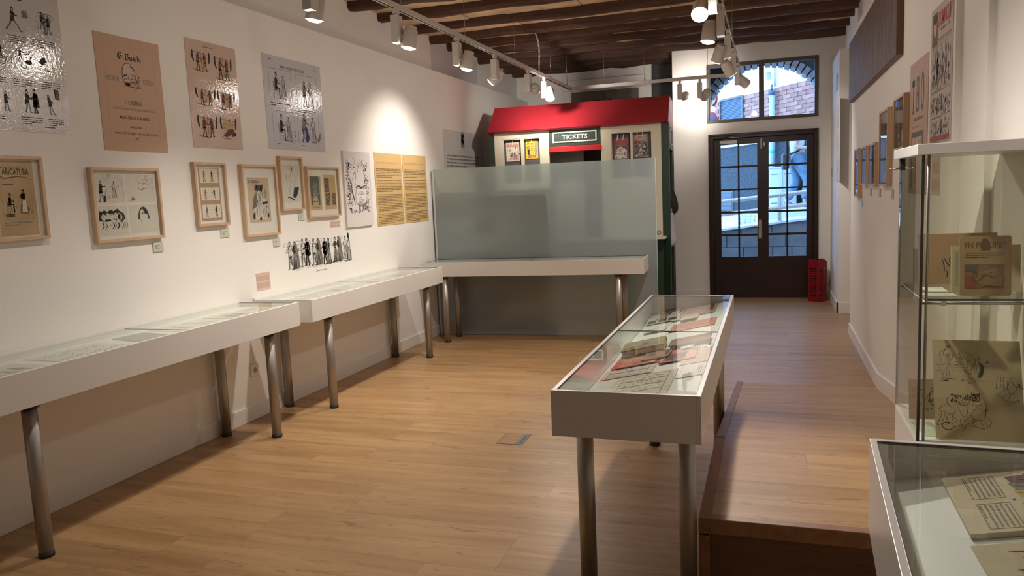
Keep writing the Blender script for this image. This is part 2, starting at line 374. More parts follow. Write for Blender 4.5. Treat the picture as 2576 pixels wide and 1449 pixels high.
# ---- baseboards
bl = struct('baseboard_left'); m = MB(); m.box(XL-.001, XL+.014, -3, 12.1, 0, .115, BASEB); m.build('baseboard', bl, bevel=.003)
br = struct('baseboard_right')
def rampz(y): return 0 if y > 6.345 else min(.345, .138*(6.345-y))
m = MB()
for ya, yb in ((8.59, 6.345), (6.345, 3.97)):
    za, zb = rampz(ya), rampz(yb)
    vs = [(x, y, z) for y, zz in ((ya, za), (yb, zb)) for x in (XR-.014, XR+.001) for z in (zz-.02, zz+.112)]
    m.mesh(vs, [(0, 1, 3, 2), (4, 6, 7, 5), (0, 4, 5, 1), (2, 3, 7, 6), (1, 5, 7, 3), (0, 2, 6, 4)], BASEB)
m.box(.753, .768, 9.936, 11.22, 0, .125, BASEB); m.box(.753, 1.6, 9.936, 9.951, 0, .125, BASEB); m.build('baseboard', br)
bf = struct('baseboard_far'); m = MB(); m.box(-1.3, DX0, YE-.014, YE+.001, 0, .11, BASEB); m.box(DX1, .767, YE-.014, YE+.001, 0, .11, BASEB); m.build('baseboard', bf)
# ---- ceiling with log beams and thin old tiles
ce = struct('ceiling'); ZB = 3.43
m = MB(); m.box(-4.05, 1.2, -3.1, 12.3, 3.585, 3.78, mat('ceiling_backing', (.16, .10, .06), .9)); m.build('ceiling_slab', ce)
by = [3.75, 4.38, 5.0, 5.62, 6.26, 6.9, 7.5, 8.18, 8.78, 9.33, 9.86, 10.42, 10.98, 11.5, 11.93]
for i, y in enumerate(by):
    m = MB(); R = random.Random(30+i); x0, x1 = -3.98, (.93 if y < 11.2 else -1.28); n = 13; vs = []; fs = []
    wv = [R.uniform(-.028, .028) for _ in range(n+1)]; hv = [R.uniform(-.016, .012) for _ in range(n+1)]; ww = R.uniform(.115, .15)
    prof = [(-.5, 1), (-.5, .22), (-.40, .04), (-.2, -.02), (.2, 0), (.42, .06), (.5, .25), (.5, 1)]
    for k in range(n+1):
        x = x0+(x1-x0)*k/n; t = k/n
        for a, b in prof: vs.append((x, y+wv[k]+ww*(1+.25*(wv[(k+3) % n]/.03)*.5)*a, ZB+hv[k]+b*(.135-hv[k]) + (R.uniform(-.005, .005) if b < .9 else 0)))
    P_ = len(prof)
    for k in range(n):
        for j in range(P_-1): fs.append((k*P_+j, k*P_+j+1, (k+1)*P_+j+1, (k+1)*P_+j))
    fs += [tuple(reversed(range(P_))), tuple(range(n*P_, n*P_+P_))]
    m.mesh(vs, fs, BEAM); m.build('beam', ce)
for i in range(len(by)-1):
    ya, yb = by[i]+.055, by[i+1]-.055; x = -3.95; xe = .95 if by[i+1] < 11.3 else -1.3
    base = None
    while x < xe:
        L = .42; q = MB(); q.box(x+.004, min(x+L, xe)-.004, ya, yb, 3.515+rnd.uniform(-.006, .006), 3.59, TILE); q.build('ceiling_tile', ce); x += L

# ---- entrance door
d1 = struct('door_1'); YD = 11.235
m = MB()
for x0, x1, z0, z1 in ((DX0, -.755, 0, DZ), (.55, DX1, 0, DZ), (-.755, .55, 2.225, DZ)):
    m.box(x0, x1, YE-.03, YE+.12, z0, z1, DOORW)
m.box(DX0-.004, DX0+.022, YE-.045, YE, 0, DZ, DOORW); m.box(DX1-.022, DX1+.004, YE-.045, YE, 0, DZ, DOORW); m.box(DX0-.004, DX1+.004, YE-.045, YE, DZ-.022, DZ+.006, DOORW)
m.box(-.757, -.735, YE+.062, YE+.09, 0, 2.26, DOORW); m.box(.53, .552, YE+.062, YE+.09, 0, 2.26, DOORW); m.box(-.757, .552, YE+.062, YE+.09, 2.20, 2.26, DOORW); m.build('door_frame', d1, bevel=.004)
m = MB(); m.box(DX0, DX1, YE-.01, 11.5, -.01, .008, mat('dark_threshold', (.10, .05, .035), .5)); m.build('threshold', d1)
rows = [(1.848, 2.141), (1.53, 1.82), (1.216, 1.507), (.903, 1.189), (.582, .872)]
def leaf(xa, xb, pa, pm, pb):
    m = MB(); y0, y1 = YD, YD+.045
    m.box(xa, pa, y0, y1, .012, 2.222, DOORW); m.box(pb, xb, y0, y1, .012, 2.222, DOORW)
    m.box(pa, pb, y0, y1, 2.141, 2.222, DOORW); m.box(pa, pb, y0, y1, .46, .582, DOORW); m.box(pa, pb, y0, y1, .012, .085, DOORW)
    m.box(pa, pb, y0+.016, y1-.01, .085, .46, DOORW)
    m.ring_frame(pa, pb, .085, .46, .014, y0+.006, y0+.018, DOORW)
    m.box(pm-.012, pm+.012, y0+.004, y1-.004, .582, 2.141, DOORW)
    for (a, b), (c, d) in zip(rows[1:], rows[:-1]): m.box(pa, pb, y0+.004, y1-.004, b, c, DOORW)
    lf = m.build('door_leaf', d1)
    for a, b in rows:
        for c, d in ((pa, pm-.012), (pm+.012, pb)):
            g = MB(); g.box(c, d, y0+.02, y0+.024, a, b, GLASSP); g.build('pane', lf)
    return lf
la = leaf(-.752, -.1035, -.657, -.4175, -.172); lb = leaf(-.0995, .547, -.025, .219, .463)
m = MB(); m.box(-.125, -.080, YD+.0455, YD+.062, .012, 2.222, DOORW); m.box(-.112, -.098, YD-.008, YD, .012, 2.222, DOORW); m.build('meeting_strip', la)
m = MB(); m.prism([(-.152, .83), (-.118, .83), (-.112, .85), (-.112, 1.07), (-.118, 1.09), (-.152, 1.09), (-.158, 1.07), (-.158, .85)], YD-.008, YD, STEEL)
m.cyl((-.135, YD-.008, 1.0), (-.135, YD-.05, 1.0), .009, STEEL); m.tube([(-.135, YD-.05, 1.0), (-.2, YD-.055, 1.002), (-.255, YD-.05, .997)], .008, STEEL)
m.build('door_handle', la)['label'] = 'steel lever handle on a long plate'
m = MB(); m.box(-.665, -.435, YD-.055, YD-.002, 2.15, 2.195, mat('closer_metal', (.55, .52, .48), .4, metal=.3)); m.cyl((-.58, YD-.03, 2.195), (-.58, YD-.03, 2.235), .012, STEEL)
m.box(-.60, -.56, YD-.045, YD-.01, 2.23, 2.25, STEEL)
m.tube([(-.58, YD-.03, 2.245), (-.45, YD-.05, 2.228), (-.33, YD-.012, 2.215)], .008, STEEL); m.build('door_closer', la, bevel=.004)
m = MB(); m.box(-.128, -.106, YD-.02, YD-.001, 2.06, 2.2, STEEL); m.box(-.09, -.072, YD-.02, YD-.001, 2.09, 2.15, STEEL); m.build('latch', lb, bevel=.002)
# ---- window over the door
w1 = struct('window_1')
m = MB(); y0, y1 = YE-.012, YE+.06
m.ring_frame(WX0, WX1, WZ0, WZ1, .032, y0, y1, WINF); m.box(-.131, -.092, y0+.005, y1, WZ0+.03, WZ1-.03, WINF)
m.build('window_frame', w1, bevel=.004)
for a, b in ((WX0+.03, -.131), (-.092, WX1-.03)):
    m = MB(); m.ring_frame(a, b, WZ0+.03, WZ1-.03, .014, y0+.02, y1-.005, WINF); m.build('sash', w1)
    m = MB(); m.box(a+.012, b-.012, YE+.03, YE+.034, WZ0+.042, WZ1-.042, GLASSP); m.build('pane', w1)

# ---- ramp with raised end (boards, edging, front board)
RX0, RX1, RY, RT, RZ = -.262, XR-.012, 2.85, 3.845, .345
ra = thing('access_ramp', 'oak laminate ramp rising towards the viewer, edged with darker wood', 'ramp', (0, 0, 0))
m = MB()
sec = [(RY+.03, 0, RZ-.02), (RT, 0, RZ-.02), (6.2, 0, .004)]
vs = [(x, y, z) for x in (RX0+.02, RX1) for (y, a, b) in sec for z in (a, b)]
m.mesh(vs, [(0, 2, 3, 1), (2, 4, 5, 3), (6, 7, 9, 8), (8, 9, 11, 10), (1, 3, 9, 7), (3, 5, 11, 9), (0, 1, 7, 6), (4, 10, 11, 5), (0, 6, 8, 2), (2, 8, 10, 4)], mat('ramp_core', (.12, .07, .04), .8)); m.build('ramp_core', ra)
xi = RX0+.043
y = RY+.045
ang = math.atan2(RZ, 6.345-RT)
def rplank(a, b, y0, y1):
    if y1 <= RT+1e-4: z0 = z1 = RZ
    else: z0, z1 = RZ*(6.345-y0)/(6.345-RT), RZ*(6.345-y1)/(6.345-RT)
    q = MB(); e = .0004; L = (b-a); t = .012 if z0 > .02 else .004; cy = (y0+y1)/2; cz = (z0+z1)/2
    vs = [(x, yy-cy, zz-cz) for x in (-L/2+e, L/2-e) for (yy, zz) in ((y0+e, z0-t), (y0+e, z0), (y1-e, z1-t), (y1-e, z1))]
    q.mesh(vs, [(0, 1, 3, 2), (4, 6, 7, 5), (0, 4, 5, 1), (2, 3, 7, 6), (1, 5, 7, 3), (0, 2, 6, 4)], PLANK)
    q.build('ramp_plank', ra, loc=((a+b)/2, cy, cz))
ys = [RY+.045]; 
while ys[-1]+PW < RT: ys.append(ys[-1]+PW)
ys.append(RT)
while ys[-1]+PW < 6.345: ys.append(ys[-1]+PW)
ys.append(6.345)
for i in range(len(ys)-1):
    cut = rnd.choice([.15, .45, .3, None])
    if cut: rplank(xi, cut, ys[i], ys[i+1]); rplank(cut, RX1, ys[i], ys[i+1])
    else: rplank(xi, RX1, ys[i], ys[i+1])
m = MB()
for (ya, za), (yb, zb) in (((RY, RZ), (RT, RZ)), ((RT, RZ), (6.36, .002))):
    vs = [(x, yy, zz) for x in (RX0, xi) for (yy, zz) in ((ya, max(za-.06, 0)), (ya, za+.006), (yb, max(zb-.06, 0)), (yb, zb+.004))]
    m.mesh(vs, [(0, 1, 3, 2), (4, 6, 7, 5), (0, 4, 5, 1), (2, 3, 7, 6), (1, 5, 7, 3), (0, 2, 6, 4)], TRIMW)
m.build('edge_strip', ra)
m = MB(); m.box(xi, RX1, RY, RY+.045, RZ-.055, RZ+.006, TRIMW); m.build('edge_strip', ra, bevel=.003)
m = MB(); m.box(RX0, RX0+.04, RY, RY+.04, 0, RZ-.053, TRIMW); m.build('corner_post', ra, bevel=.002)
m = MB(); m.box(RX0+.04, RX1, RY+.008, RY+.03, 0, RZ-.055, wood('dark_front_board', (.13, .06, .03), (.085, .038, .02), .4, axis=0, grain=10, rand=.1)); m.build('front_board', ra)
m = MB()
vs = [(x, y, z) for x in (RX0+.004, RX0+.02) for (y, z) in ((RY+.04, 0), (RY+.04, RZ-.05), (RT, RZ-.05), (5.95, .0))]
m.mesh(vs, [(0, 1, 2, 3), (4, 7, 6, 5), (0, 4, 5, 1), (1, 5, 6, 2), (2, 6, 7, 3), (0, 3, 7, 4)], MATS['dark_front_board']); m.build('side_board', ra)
# ================================================================ SHOWCASES
RL = (0, 0, PI/2)          # facing +X, hung on the left wall
RR = (0, 0, -PI/2)         # facing -X, hung on the right wall
def leg(parent, x, y, ztop, rad=.033):
    m = MB(); m.lathe([(rad, .022), (rad, ztop-.012)], STEEL, 20); lg = m.build('leg', parent, loc=(x, y, 0))
    m = MB(); m.lathe([(rad+.001, 0), (rad+.002, .004), (rad+.001, .024)], BLACKP, 20); m.build('rubber_foot', lg)
    m = MB(); m.lathe([(rad+.012, ztop-.014), (rad+.012, ztop-.002), (rad+.004, ztop)], BLACKP, 20); m.build('mounting_plate', lg)
def showcase(label, loc, rot, L, D, zt, th, legs, zin, splits=(), group=None, wallside=False, slope=None, divider=False):
    t = thing('display_case', label, 'display case', loc, rot, group)
    m = MB(); e = .016; zb = zt-th
    m.box(0, L, -D, -D+e, zb, zt, LAC); m.box(0, L, -e, 0, zb, zt+(.012 if wallside else 0), LAC)
    m.box(0, e, -D+e, -e, zb, zt, LAC); m.box(L-e, L, -D+e, -e, zb, zt, LAC); m.box(e, L-e, -D+e, -e, zb, zb+.012, LAC)
    m.build('case_box', t, bevel=.0015)
    m = MB()
    if slope: m.mesh([(e, -D+e, zin), (L-e, -D+e, zin), (L-e, -e, zin+slope*(D-2*e)), (e, -e, zin+slope*(D-2*e)), (e, -D+e, zb+.012), (L-e, -D+e, zb+.012), (L-e, -e, zb+.012), (e, -e, zb+.012)], [(0, 1, 2, 3), (4, 7, 6, 5), (0, 4, 5, 1), (1, 5, 6, 2), (2, 6, 7, 3), (3, 7, 4, 0)], LACIN)
    else: m.box(e, L-e, -D+e, -e, zb+.012, zin, LACIN)
    m.build('display_bed', t)
    xs = [e]+list(splits)+[L-e]
    for a, b in zip(xs[:-1], xs[1:]):
        m = MB(); m.box(a+.003, b-.003, -D+e+.003, -e-.003, zt-.008, zt-.002, GLASSG); m.build('glass_top', t)
    m = MB()
    for q in ((-D+e,) if wallside else (-D+e, -e-.003)): m.box(e, L-e, q, q+.003, zt-.008, zt-.001, BLACKP)
    m.box(e, e+.003, -D+e, -e, zt-.008, zt-.001, BLACKP); m.box(L-e-.003, L-e, -D+e, -e, zt-.008, zt-.001, BLACKP)
    for q in splits: m.box(q-.002, q+.002, -D+e, -e, zt-.008, zt-.0025, mat('glass_edge', (.06, .10, .08), .3))
    m.build('glass_seal', t)
    if divider:
        m = MB(); m.box(splits[0]-.003, splits[0]+.003, -D+e+.012, -e-.012, zin+.03, zt-.009, GLASSG); m.build('glass_divider', t)
    for x, y in legs: leg(t, x, y, zb)
    return t
WG = 'white wall display cases'
showcase('long white display case at left wall, nearest the viewer', (XL+.001, 2.27, 0), RL, 2.375, .508, .902, .168, [(.285, -.06), (2.045, -.06), (.285, -.445), (2.09, -.445)], .868, (1.3,), WG, True)
showcase('long white display case under the procession drawing on the left wall', (XL+.001, 4.80, 0), RL, 2.385, .508, .892, .164, [(.27, -.06), (2.12, -.055), (.30, -.445), (2.13, -.43)], .858, (1.2,), WG, True)
TA = math.radians(2.9)
t3 = showcase('white display case standing in front of the frosted glass screen', (-3.655, 8.115, 0), (0, 0, TA), 2.42, .47, .888, .155, [(.26, -.085), (2.17, -.085), (.25, -.425), (2.15, -.425)], .855, (1.2,), None)
cc = showcase('freestanding white display case in the middle of the room holding comics', (-.745, 2.57, 0), RL, 2.46, .523, .90, .168, [(.27, -.055), (2.12, -.055), (.27, -.445), (2.12, -.445)], .762, (1.2,), None, False, None, True)
# sloped bed of the centre case (rises to the ramp side)
m = MB(); Lc = 2.43
m.mesh([(.017, -.017, .764), (Lc, -.017, .764), (Lc, -.506, .868), (.017, -.506, .868), (.017, -.506, .762), (Lc, -.506, .762)], [(0, 1, 2, 3), (0, 3, 4), (1, 5, 2), (0, 4, 5, 1), (2, 5, 4, 3)], LACIN); m.build('sloped_bed', cc)
rc = showcase('white display case at bottom right with open comic pages', (.782, 2.19, 0), (0, 0, -PI/2-.044), 2.3, .53, .90, .25, [(.3, -.08), (2., -.08), (.3, -.45), (2., -.45)], .70, (), None)
def sheet(name, label, cat, loc, rot, w, h, base, fn=None, th=.0015, group=None, seed=1, round_=0):
    m = MB()
    if round_:
        c = round_; m.prism([(c, 0), (w-c, 0), (w, c), (w, h-c), (w-c, h), (c, h), (0, h-c), (0, c)], -th, 0, base)
    else: m.box(0, w, -th, 0, 0, h, base)
    if fn:
        I = Ink(m, 0, 0, -th, seed); I.w = w; I.h = h; fn(I)
    o = m.build(name, None, loc, rot); return tag(o, label, cat, group)
FLAT = lambda rz=0: (-PI/2, 0, rz)
def sketchy(n=4, c=None, title=False):
    def fn(I):
        w, h = I.w, I.h
        for k in range(n):
            x = w*(.15+.7*(k+.5)/n); z = h*I.r.uniform(.25, .4)
            (I.man if k % 2 else I.lady)(x, z, h*.42, I.r.choice([-1, 1]), **({'coat': c} if k % 2 else {}))
        I.lines(w*.15, h*.18, w*.85, 2, h*.05, c or INKS)
        if title: I.rect(w*.2, h*.84, w*.8, h*.92, c)
    return fn
def cloud(I):
    w, h = I.w, I.h; r_ = I.r
    for row, zz in ((0, .72), (1, .36)):
        for k in range(7):
            x = w*(.1+.12*k+r_.uniform(-.02, .02)); z = h*(zz+r_.uniform(-.07, .07))
            I.curve([(x-w*.05, z), (x-w*.02, z+h*.08), (x+w*.02, z+h*.03), (x+w*.06, z+h*.07)], h*.022, INKS)
            I.curve([(x-w*.04, z-h*.05), (x, z-h*.1), (x+w*.05, z-h*.04)], h*.012, INKS)
def faint(I):
    w, h = I.w, I.h
    I.box(w*.1, h*.12, w*.9, h*.9, h*.006, INKS); I.lines(w*.18, h*.82, w*.82, 3, h*.06, INKS)
    I.hatch(w*.2, h*.2, w*.8, h*.55, 16, h*.014, INKS)
# paper in the wall cases: page-right runs +Y, page-up runs to the wall
def wsheet(label, y, x, w, h, base, fn, z, a=0, seed=1, **k):
    return sheet('print', label, 'print', (x, y, z), (-PI/2, 0, PI/2+a), w, h, base, fn, .002, seed=seed, **k)
wsheet('cream sketch sheet at the left end of the nearest wall case', 2.36, -3.25, .40, .33, CREAM, sketchy(4, INKS), .8688, 0, 2)
wsheet('wide white sheet with two rows of grey scribbled figures in the nearest wall case', 2.84, -3.24, .44, .36, PAPER, cloud, .8688, 0, 3)
wsheet('plain grey folder turned askew in the nearest wall case', 3.33, -3.27, .22, .34, mat('grey_folder', (.40, .37, .31), .8), None, .8688, -.18, 4, round_=.02)
wsheet('white print with a small figure right of the grey folder, in the nearest case', 3.66, -3.26, .23, .33, PAPER, sketchy(1, INKS), .8688, 0, 5)
wsheet('white print with one figure near the glass joint of the nearest case', 3.92, -3.26, .17, .30, PAPER, sketchy(1), .8688, 0, 6)
wsheet('cream print with a row of little figures towards the far end of the nearest case', 4.12, -3.26, .24, .31, CREAM, sketchy(4, INKS), .8688, 0, 7)
wsheet('cream text sheet at the far end of the nearest wall case', 4.39, -3.26, .20, .28, CREAM, faint, .8688, 0, 8)
for k, (y, w, base, lb) in enumerate([(4.9, .24, PAPER, 'white print first from the near end of the case under the procession drawing'), (5.19, .26, CREAM, 'cream print second from the near end of the case under the procession drawing'), (5.5, .24, GREYP, 'grey print third in the case under the procession drawing'), (5.78, .2, PAPER, 'white print just before the glass joint of the case under the procession drawing'),
        (6.06, .22, CREAM, 'cream print just after the glass joint of the case under the procession drawing'), (6.33, .2, GREYP, 'grey print in the far half of the case under the procession drawing'), (6.58, .22, CREAM, 'cream print last but one in the case under the procession drawing'), (6.85, .2, PAPER, 'white print last in the case under the procession drawing')]):
    wsheet(lb, y, -3.27, w, .32, base, (faint if k % 2 else sketchy(3, INKS)), .8588, 0, 20+k)
for k, (x, w, lb) in enumerate([(-3.4, .3, 'pale print at the wall end of the case before the glass screen'), (-2.75, .34, 'pale print in the middle of the case before the glass screen'), (-1.9, .3, 'pale print at the free end of the case before the glass screen')]):
    sheet('print', lb, 'print', (x, 7.70+(x+3.6)*.05, .8555), (-PI/2, 0, TA), w, .32, CREAM, faint, .002, seed=40+k)

# ---- comics in the centre case: bed rises to +X, pages face the left side
SL = math.atan2(.104, .489)
def csheet(name, label, cat, x, y, w, h, base, fn, th=.003, lift=0., seed=1, a=0., **k):   # x: lower edge, y: left (far) end ; page-right runs -Y
    z = .764+(x+.728)*.2127+.0012+lift
    return sheet(name, label, cat, (x, y, z), (-PI/2+SL, 0, -PI/2+a), w, h, base, fn, th, seed=seed, **k)
def cover(c1, c2, n=3, title=True):
    def fn(I):
        w, h = I.w, I.h
        if title: I.rect(w*.08, h*.80, w*.7, h*.93, c1)
        I.rect(w*.08, h*.10, w*.92, h*.72, c2)
        for k in range(n): I.man(w*(.2+.6*k/max(1, n-1)), h*.12, h*.5, 1 if k % 2 else -1, coat=INK, l=2) if False else I.hatch(w*.12, h*.15, w*.88, h*.65, 7, h*.02, INK, l=2)
        I.lines(w*.1, h*.08, w*.9, 1, h*.04, INK)
    return fn
def strip(c=None, n=5):
    def fn(I):
        w, h = I.w, I.h
        for k in range(n):
            x0 = w*(.04+.92*k/n); I.box(x0, h*.12, x0+w*.86/n, h*.88, h*.01, c or INKS)
            I.hatch(x0+w*.01, h*.2, x0+w*.8/n, h*.75, 7, h*.016, c or INK); I.hatch(x0+w*.05/n, h*.2, x0+w*.6/n, h*.5, 3, h*.03, INKS)
    return fn
SAL = mat('salmon_paper', (.62, .26, .18), .75, var=.08, vscale=9); REDP = mat('red_tissue_paper', (.62, .13, .10), .75)
KHA = mat('khaki_board', (.36, .29, .15), .8, var=.1, vscale=10); BRNP = mat('brown_cover_paper', (.34, .20, .125), .8, var=.15, vscale=12)
csheet('comic_sheet', 'landscape comic sheet nearest the viewer in the middle case', 'comic', -.62, 3.205, .50, .26, CREAM, strip(), seed=51)
csheet('comic_sheet', 'grey comic sheet with a drawn head lying half under the red paper', 'comic', -.712, 3.40, .17, .235, GREYP, strip(None, 2), .003, .0, seed=52)
csheet('comic_sheet', 'pale comic sheet against the ramp side of the middle case, close to the viewer', 'comic', -.36, 3.24, .22, .12, PAPER, faint, seed=54)
csheet('tissue_sheet', 'bright red translucent sheet under the salmon booklets in the middle case', 'paper', -.70, 3.62, .20, .33, REDP, None, .001, .0035, seed=55)
csheet('booklet', 'salmon booklet with a small title on the red sheet, left of the two', 'booklet', -.66, 3.56, .16, .17, SAL, lambda I: (I.text('LA FLACA', I.w*.5, I.h*.78, I.w*.7, I.h*.07, REDI), I.lines(I.w*.15, I.h*.6, I.w*.85, 4, I.h*.09, MAROON)), .004, .006, seed=56)
csheet('booklet', 'salmon booklet with a dark picture on the red sheet, right of the two', 'booklet', -.47, 3.52, .17, .16, SAL, cover(MAROON, MAROON, 3, False), .004, .006, seed=57)
csheet('booklet', 'dark brown booklet between the salmon booklets and the tan book', 'booklet', -.565, 3.60, .15, .13, BRNP, cover(MAROON, BRNP, 2), .004, .013, seed=58)
csheet('comic_sheet', 'long pinkish strip of comics at the ramp side, beside the red sheet', 'comic', -.37, 3.56, .30, .12, PINKP, strip(MAROON, 4), .003, seed=59)
csheet('caption_card', 'small white caption card behind the pinkish strip', 'card', -.36, 3.66, .07, .08, PAPER, lambda I: I.lines(I.w*.1, I.h*.8, I.w*.9, 4, I.h*.16, INKS), .003, seed=60)
# thick tan book
tb = thing('old_book', 'thick tan bound book, closed, near the glass divider of the middle case', 'book', (-.70, 3.86, .777), (-PI/2+SL, 0, -PI/2+.06))
m = MB(); m.box(0, .20, -.006, 0, 0, .21, KHA); m.box(0, .20, -.034, -.028, 0, .21, KHA); m.box(-.004, .004, -.034, 0, 0, .21, KHA)
I = Ink(m, 0, 0, -.034, 3); I.text('DON', .10, .10, .06, .03, INKB); I.line([(.03, .01), (.03, .2)], .002, INKB); I.line([(.17, .01), (.17, .2)], .002, INKB); m.build('cover', tb)
m = MB(); m.box(.004, .196, -.028, -.006, .004, .206, CREAM); m.build('pages', tb)
csheet('booklet', 'long brown printed cover strip beside the glass divider, ramp side', 'booklet', -.465, 3.815, .17, .20, BRNP, strip(INKB, 4), .004, .02, seed=62)
csheet('caption_card', 'white caption card below the long brown cover strip', 'card', -.40, 3.68, .09, .06, PAPER, faint, .002, .01, seed=63)
# far half of the centre case
ob = thing('open_comic', 'open comic book lying with white pages in the far half of the middle case', 'comic', (-.715, 4.86, .772), (-PI/2+SL, 0, -PI/2))
for k in (0, 1):
    m = MB(); m.mesh([(0+.13*k, 0, 0), (.13+.13*k, 0, 0), (.13+.13*k, 0, .2), (.13*k, 0, .2), (.13*k, -(.018 if k else .004), 0), (.13+.13*k, -(.004 if k else .018), 0), (.13+.13*k, -(.004 if k else .018), .2), (.13*k, -(.018 if k else .004), .2)],
        [(0, 1, 2, 3), (4, 7, 6, 5), (0, 4, 5, 1), (1, 5, 6, 2), (2, 6, 7, 3), (3, 7, 4, 0)], PAPER)
    I = Ink(m, .13*k, 0, -.018, 9+k); I.w = .13; I.h = .2
    for q in range(3): I.rect(.012, .012+.062*q, .118, .062+.062*q, (INKS if q % 2 else GREYP)); I.hatch(.015, .015+.062*q, .11, .06+.062*q, 8, .003, INK, l=2)
    m.build('page', ob)
csheet('comic_sheet', 'large tan comic cover in the far half of the middle case, ramp side', 'comic', -.53, 5.0, .36, .22, TANP, cover(MAROON, PINKP), .004, seed=64)
csheet('comic_sheet', 'tan page with a brown panel beside the divider in the far half', 'comic', -.53, 4.42, .24, .25, SAL, strip(INKB, 3), .003, seed=65)
csheet('comic_sheet', 'brown print at the far end of the middle case', 'comic', -.50, 4.98-.37, .14, .10, CREAM, strip(None, 2), .003, .012, seed=66)
csheet('caption_card', 'white caption card with three lines in the far half of the middle case', 'card', -.56, 4.66, .10, .07, PAPER, lambda I: I.lines(I.w*.1, I.h*.8, I.w*.9, 3, I.h*.26, INK), .002, .006, seed=67)
csheet('comic_sheet', 'red and tan comic cover lying furthest from the viewer in the middle case', 'comic', -.66, 5.0, .12, .12, SAL, cover(REDI, MAROON), .003, .02, seed=68)
csheet('comic_sheet', 'small sheet with a black hand drawn figure close beyond the divider', 'comic', -.68, 4.40, .13, .12, CREAM, sketchy(2), .003, .008, seed=69)

# ---- right case contents (bed slopes up to the wall)
m = MB()
m.mesh([(.018, -.512, .785), (2.28, -.512, .785), (2.28, -.018, .884), (.018, -.018, .884), (2.28, -.018, .70), (.018, -.018, .70), (.018, -.512, .70), (2.28, -.512, .70)], [(0, 1, 2, 3), (3, 2, 4, 5), (0, 3, 5, 6), (1, 7, 4, 2), (0, 6, 7, 1)], LACIN); m.build('sloped_bed', rc)
RS = math.atan2(.099, .494)
def rsheet(label, x, y, w, h, base, fn, th=.006, seed=1, a=-.02):
    return sheet('comic_page', label, 'comic', (x, y, .789+(x-.272)*.2), (-PI/2+RS, 0, -PI/2+a), w, h, base, fn, th, seed=seed)
AGED = mat('aged_page', (.60, .50, .34), .8, var=.10, vscale=9)
def bigpage(I):
    w, h = I.w, I.h
    for k in (0, 1):
        x0 = w*(.06+.49*k); I.box(x0, h*.13, x0+w*.40, h*.33, .0018, INKB)
        I.lines(x0+.008, h*.31, x0+w*.38, 6, h*.032, INKS, th=.4)
        base = (MAROON, INKS, OCHRE)
        for q in range(3):
            xx = x0+w*(.06+.13*q); I.poly([(xx-.01, h*.40), (xx+.035, h*.42), (xx+.045, h*.70), (xx+.02, h*.86), (xx-.012, h*.72)], base[(q+k) % 3], 1)
            I.ell(xx+.015, h*.90, .012, .015, PINKP, 1); I.ring(xx+.015, h*.90, .012, .015, .0015, INKB, 2)
        I.hatch(x0, h*.38, x0+w*.42, h*.95, 26, .0035, INKB, 1.2, 2)
    I.rect(w*.50, h*.36, w*.53, h*.38, INK)
def bigpage2(I):
    w, h = I.w, I.h
    I.poly([(w*.1, h*.2), (w*.5, h*.18), (w*.95, h*.25), (w*.93, h*.9), (w*.3, h*.93), (w*.08, h*.6)], PINKP)
    I.poly([(w*.3, h*.3), (w*.8, h*.35), (w*.75, h*.6), (w*.35, h*.7)], mat('dusty_red_ink', (.32, .14, .10), .8), 2)
    I.hatch(w*.08, h*.15, w*.92, h*.95, 46, .004, INKB, 1.3, 3); I.hatch(w*.1, h*.75, w*.4, h*.95, 14, .006, MAROON, .4, 3)
rsheet('open yellowed comic page with two framed text blocks, in the case at bottom right', .415, 2.135, .335, .33, AGED, bigpage, .012, 71)
rsheet('yellowed comic page with a reddish crowd, nearer edge of the case at bottom right', .40, 1.765, .33, .34, AGED, bigpage2, .004, 72, .01)

# ================================================================ TALL GLASS CABINET (stands on the platform)
CX0, CX1, CY0, CY1, CZ0, CZ1 = .482, .832, 2.905, 3.39, .68, 1.668
tc = thing('glass_cabinet', 'tall glass cabinet with a white top standing on the raised wooden platform', 'glass cabinet', ((CX0+CX1)/2, (CY0+CY1)/2, RZ+.006))
def rel(o): o.location = Vector(o.location)-Vector(tc.location); return o
m = MB(); m.box(CX0, CX1, CY0, CY1, RZ+.006, CZ0-.006, LAC); rel(m.build('plinth', tc, bevel=.002))
m = MB(); m.box(CX0-.018, CX1+.002, CY0-.018, CY1+.018, CZ1, CZ1+.036, LAC); rel(m.build('top_board', tc, bevel=.002))
CG = glassmat('cabinet_glass', (.93, .945, .90), gain=1.2); EDG = mat('dark_glass_edge', (.035, .045, .035), .25); ALU = mat('aluminium_rod', (.42, .39, .35), .35, metal=.7)
m = MB(); m.box(CX0+.02, CX1, CY0, CY0+.006, CZ0, CZ1, CG); rel(m.build('front_pane', tc))
m = MB(); m.box(CX0, CX0+.006, CY0+.004, CY1-.006, CZ0, CZ1, CG); rel(m.build('side_door', tc))
m = MB(); m.box(CX0, CX1, CY1-.006, CY1, CZ0, CZ1, CG); rel(m.build('back_pane', tc))
m = MB(); m.box(CX0, CX1, CY0+.01, CY1, CZ0-.006, CZ0+.002, LACIN); rel(m.build('bottom_panel', tc))
m = MB(); m.box(CX0-.001, CX0+.008, CY0, CY0+.006, CZ0, CZ1, EDG); m.box(CX0-.001, CX0+.007, CY1-.012, CY1, CZ0, CZ1, ALU); rel(m.build('glass_edge', tc))
for x, z0, z1 in ((CX0+.022, CZ0, CZ1), (CX1-.012, 1.29, CZ1), (CX1-.016, CZ0, 1.17)):
    m = MB(); m.cyl((x, CY0+.012, z0), (x, CY0+.012, z1), .005, ALU, 10); rel(m.build('upright_rod', tc))
m = MB(); m.box(CX0+.022, CX1-.004, CY0+.012, CY1-.012, 1.174, 1.181, CG); m.box(CX0+.022, CX1-.004, CY0+.010, CY0+.012, 1.174, 1.181, EDG); rel(m.build('glass_shelf', tc))
